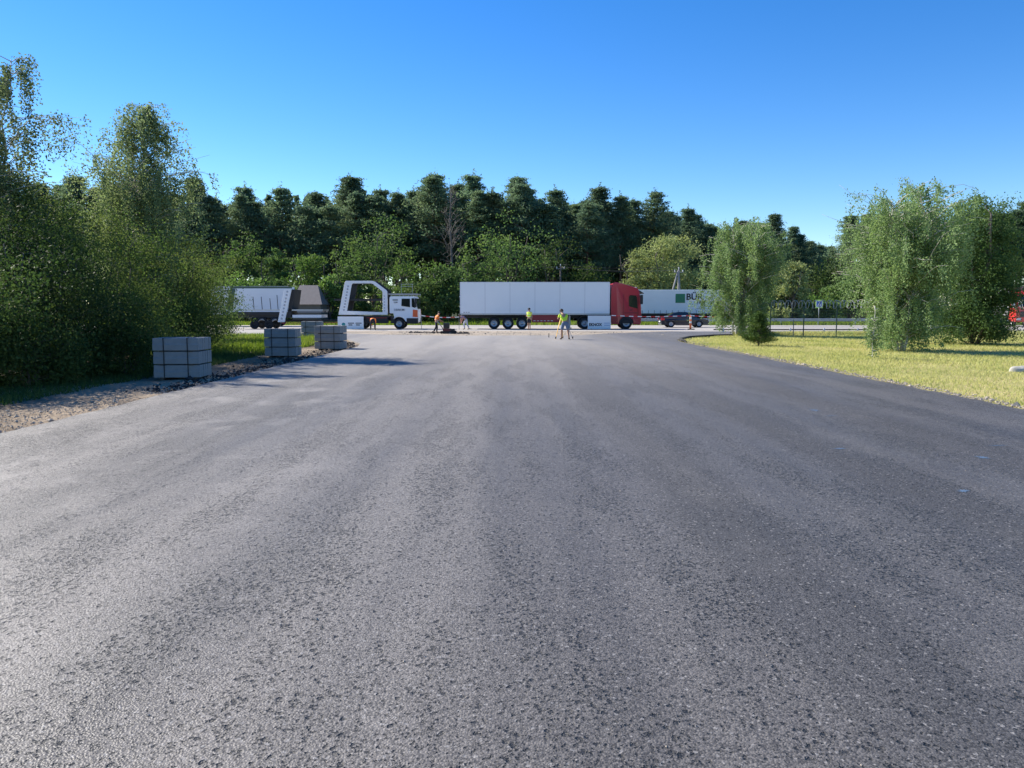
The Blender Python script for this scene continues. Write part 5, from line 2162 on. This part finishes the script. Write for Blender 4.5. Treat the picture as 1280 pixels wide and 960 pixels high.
edge_tree(829, 289, 84, 107, 'leaf willow', 351, 'pale yellow-green willow right of the red cab', nclus=190, per=90, leaf=.26, name='willow_tree')
edge_tree(793, 308, 40, 106, 'leaf willow', 352, 'smaller pale willow just above the red cab', nclus=60, per=70, leaf=.26, name='willow_tree')

# dead tree
rd = np.random.default_rng(61)
YD = 101
dt = empty('dead_tree', (X(563, YD), YD, -.11))
tag(dt, 'bare grey dead tree rising before the pines', 'tree')
hD = Z(236, YD)
mb = MB()
tp_ = limb(mb, (0, 0, -.2), (.2, 0, hD * .98), .24, .03, 0, 7, 10, rd, .012)
mb.build('trunk', 'dead wood', dt)
mb = MB()
for i in range(30):
    t = rd.uniform(.42, .98)
    f = t * 10
    k = min(int(f), 9)
    p0 = tp_[k].lerp(tp_[k + 1], f - k)
    a = rd.uniform(0, 6.28)
    L = (1.02 - t) * hD * .42 * rd.uniform(.4, 1.1) + .5
    e = p0 + Vector((math.cos(a) * L * .7, math.sin(a) * L * .5, L * rd.uniform(.5, 1.0)))
    bp = limb(mb, p0, e, .05, .012, 0, 4, 4, rd, .06)
    for j in range(3):
        q = bp[int(rd.integers(1, 4))]
        limb(mb, q, q + Vector((rd.normal() * .7, rd.normal() * .5, rd.uniform(.2, 1.2))), .03, .008, 0, 3, 2, rd, .05)
mb.build('branches', 'dead wood', dt)

# --- the pine wood
protos = [pine_proto(400 + i, h) for i, h in enumerate((20.5, 21.5, 19.5, 22.0, 20.0, 18.5))]
GP = 'pines of the forest behind the highway'
LP = 'tall dark pine in the forest wall behind the highway'
rp = np.random.default_rng(55)
edge = [(-78, 112), (-48, 117), (-20, 119), (-4, 120), (10, 124), (22, 135), (32, 150), (42, 172), (50, 190)]
edge2 = [(43, 158), (52, 162), (61, 170), (76, 192), (90, 215), (104, 240), (135, 268)]
used = [False] * len(protos)
npine = 0
PINES = []


def put_pine(x, y, s, label, group):
    global npine
    k = int(rp.integers(len(protos)))
    if not used[k]:
        used[k] = True
        o = protos[k]
    else:
        o = copy_tree(protos[k])
    o.location = (x, y, -.15)
    w_s = s * rp.uniform(1.2, 1.55)
    o.scale = (w_s, w_s, s)
    o.rotation_euler = (0, 0, rp.uniform(0, 6.28))
    tag(o, label, 'tree', group)
    PINES.append((o, CX + FPX * x / y))
    npine += 1


def along(poly, step):
    out = []
    carry = 0
    for (xa, ya), (xb, yb) in zip(poly, poly[1:]):
        L = math.hypot(xb - xa, yb - ya)
        s = carry
        while s < L:
            t = s / L
            out.append((xa + (xb - xa) * t, ya + (yb - ya) * t, (-(yb - ya) / L, (xb - xa) / L)))
            s += step
        carry = s - L
    return out


for row, (off, step) in enumerate(((0, 3.6), (4.5, 4.1), (9.5, 5.2))):
    for x, y, (nx, ny) in along(edge, step) + along(edge2, step):
        xx, yy = x + nx * off + rp.normal() * 1.1, y + ny * off + rp.normal() * 1.1
        u = CX + FPX * xx / yy
        if -20 < u < 1085:
            hs = rp.uniform(.86, 1.04) + .02 * row
            hs *= .97 + .08 * math.exp(-((u - 620) / 150) ** 2)
            if xx > 62:
                hs *= .86
            if rp.uniform() < .12:
                hs *= 1.08
            put_pine(xx, yy, hs, ('front-row', 'second-row', 'back-row')[row], GP)
for row in range(3):
    for k in range(11):
        x = 64 + k * 4.2 + rp.normal() * .9
        y = 136 + row * 5 + rp.normal() * 1.2
        put_pine(x, y, rp.uniform(.9, 1.05) * (.97 if k > 1 else .9), ('front-row', 'second-row', 'back-row')[row], 'pines of the right-hand wood')
# name each pine by its row and what it stands above
BINS = [(-999, 130, 'seen over the left half of the thicket'), (130, 262, 'seen over the right half of the thicket'), (262, 330, 'above the box trailer'),
        (330, 372, 'above the slanted white column'), (372, 424, 'above the shed'), (424, 487, 'above the loop frame'), (487, 535, 'above the carrier cab'),
        (535, 575, 'beside the dead tree'), (575, 640, 'above the tail of the white trailer'), (640, 700, 'above the middle of the white trailer'),
        (700, 763, 'above the front of the white trailer'), (763, 805, 'above the red cab'), (805, 870, 'behind the large willow'),
        (870, 905, 'between the willow and the lawn-tip birch'), (905, 960, 'behind the lawn-tip birch'), (960, 1010, 'just right of the lawn-tip birch'),
        (1010, 1045, 'above the crossing sign'), (1045, 1100, 'at the left side of the biggest birch'), (1100, 1180, 'behind the biggest lawn birch'),
        (1180, 1250, 'behind the dark lawn tree'), (1250, 9999, 'by the right edge of the picture')]
ORD = ['first', 'second', 'third', 'fourth', 'fifth', 'sixth', 'seventh', 'eighth', 'ninth', 'tenth', 'eleventh', 'twelfth', 'thirteenth', 'fourteenth', 'fifteenth', 'sixteenth', 'seventeenth', 'eighteenth', 'nineteenth', 'twentieth']
cell = {}
for o, u in PINES:
    where = next(t for a, b, t in BINS if a <= u < b)
    cell.setdefault((o['label'], where), []).append((u, o))
for (rw, where), lst in cell.items():
    lst.sort(key=lambda q: q[0])
    for i, (u, o) in enumerate(lst):
        o['label'] = f'{rw} pine {where}' + ('' if len(lst) == 1 else f', {ORD[min(i, 19)]} from the left')
# depth of the wood: one far mass of crowns behind the pines that can be told apart
rq = np.random.default_rng(66)
cs, ou = [], []
for x, y, (nx, ny) in along(edge, 3.2) + along(edge2, 3.2):
    for off in (15, 22, 30):
        hh = rq.uniform(18.5, 22) * (.82 if x > 58 else 1)
        m = 300
        t_ = rq.uniform(.02, 1, m) ** .8
        w_ = 1.9 * (1.03 - t_) ** .7
        c = np.stack([x + nx * off + rq.normal(size=m) * w_, y + ny * off + rq.normal(size=m) * w_, hh * t_], 1)
        cs.append(c)
        ou.append(np.repeat(np.array([[0, -1.0, .6]]), m, 0))
c = np.concatenate(cs)
o = np_mesh('far_wood', leaf_quads(rq, c, .95, .7, 0, np.concatenate(ou), .8), 4, 'leaf pine')
tag(o, 'dim depth of the pine wood behind the front rows', 'wood', kind='stuff')
print('pines', npine)
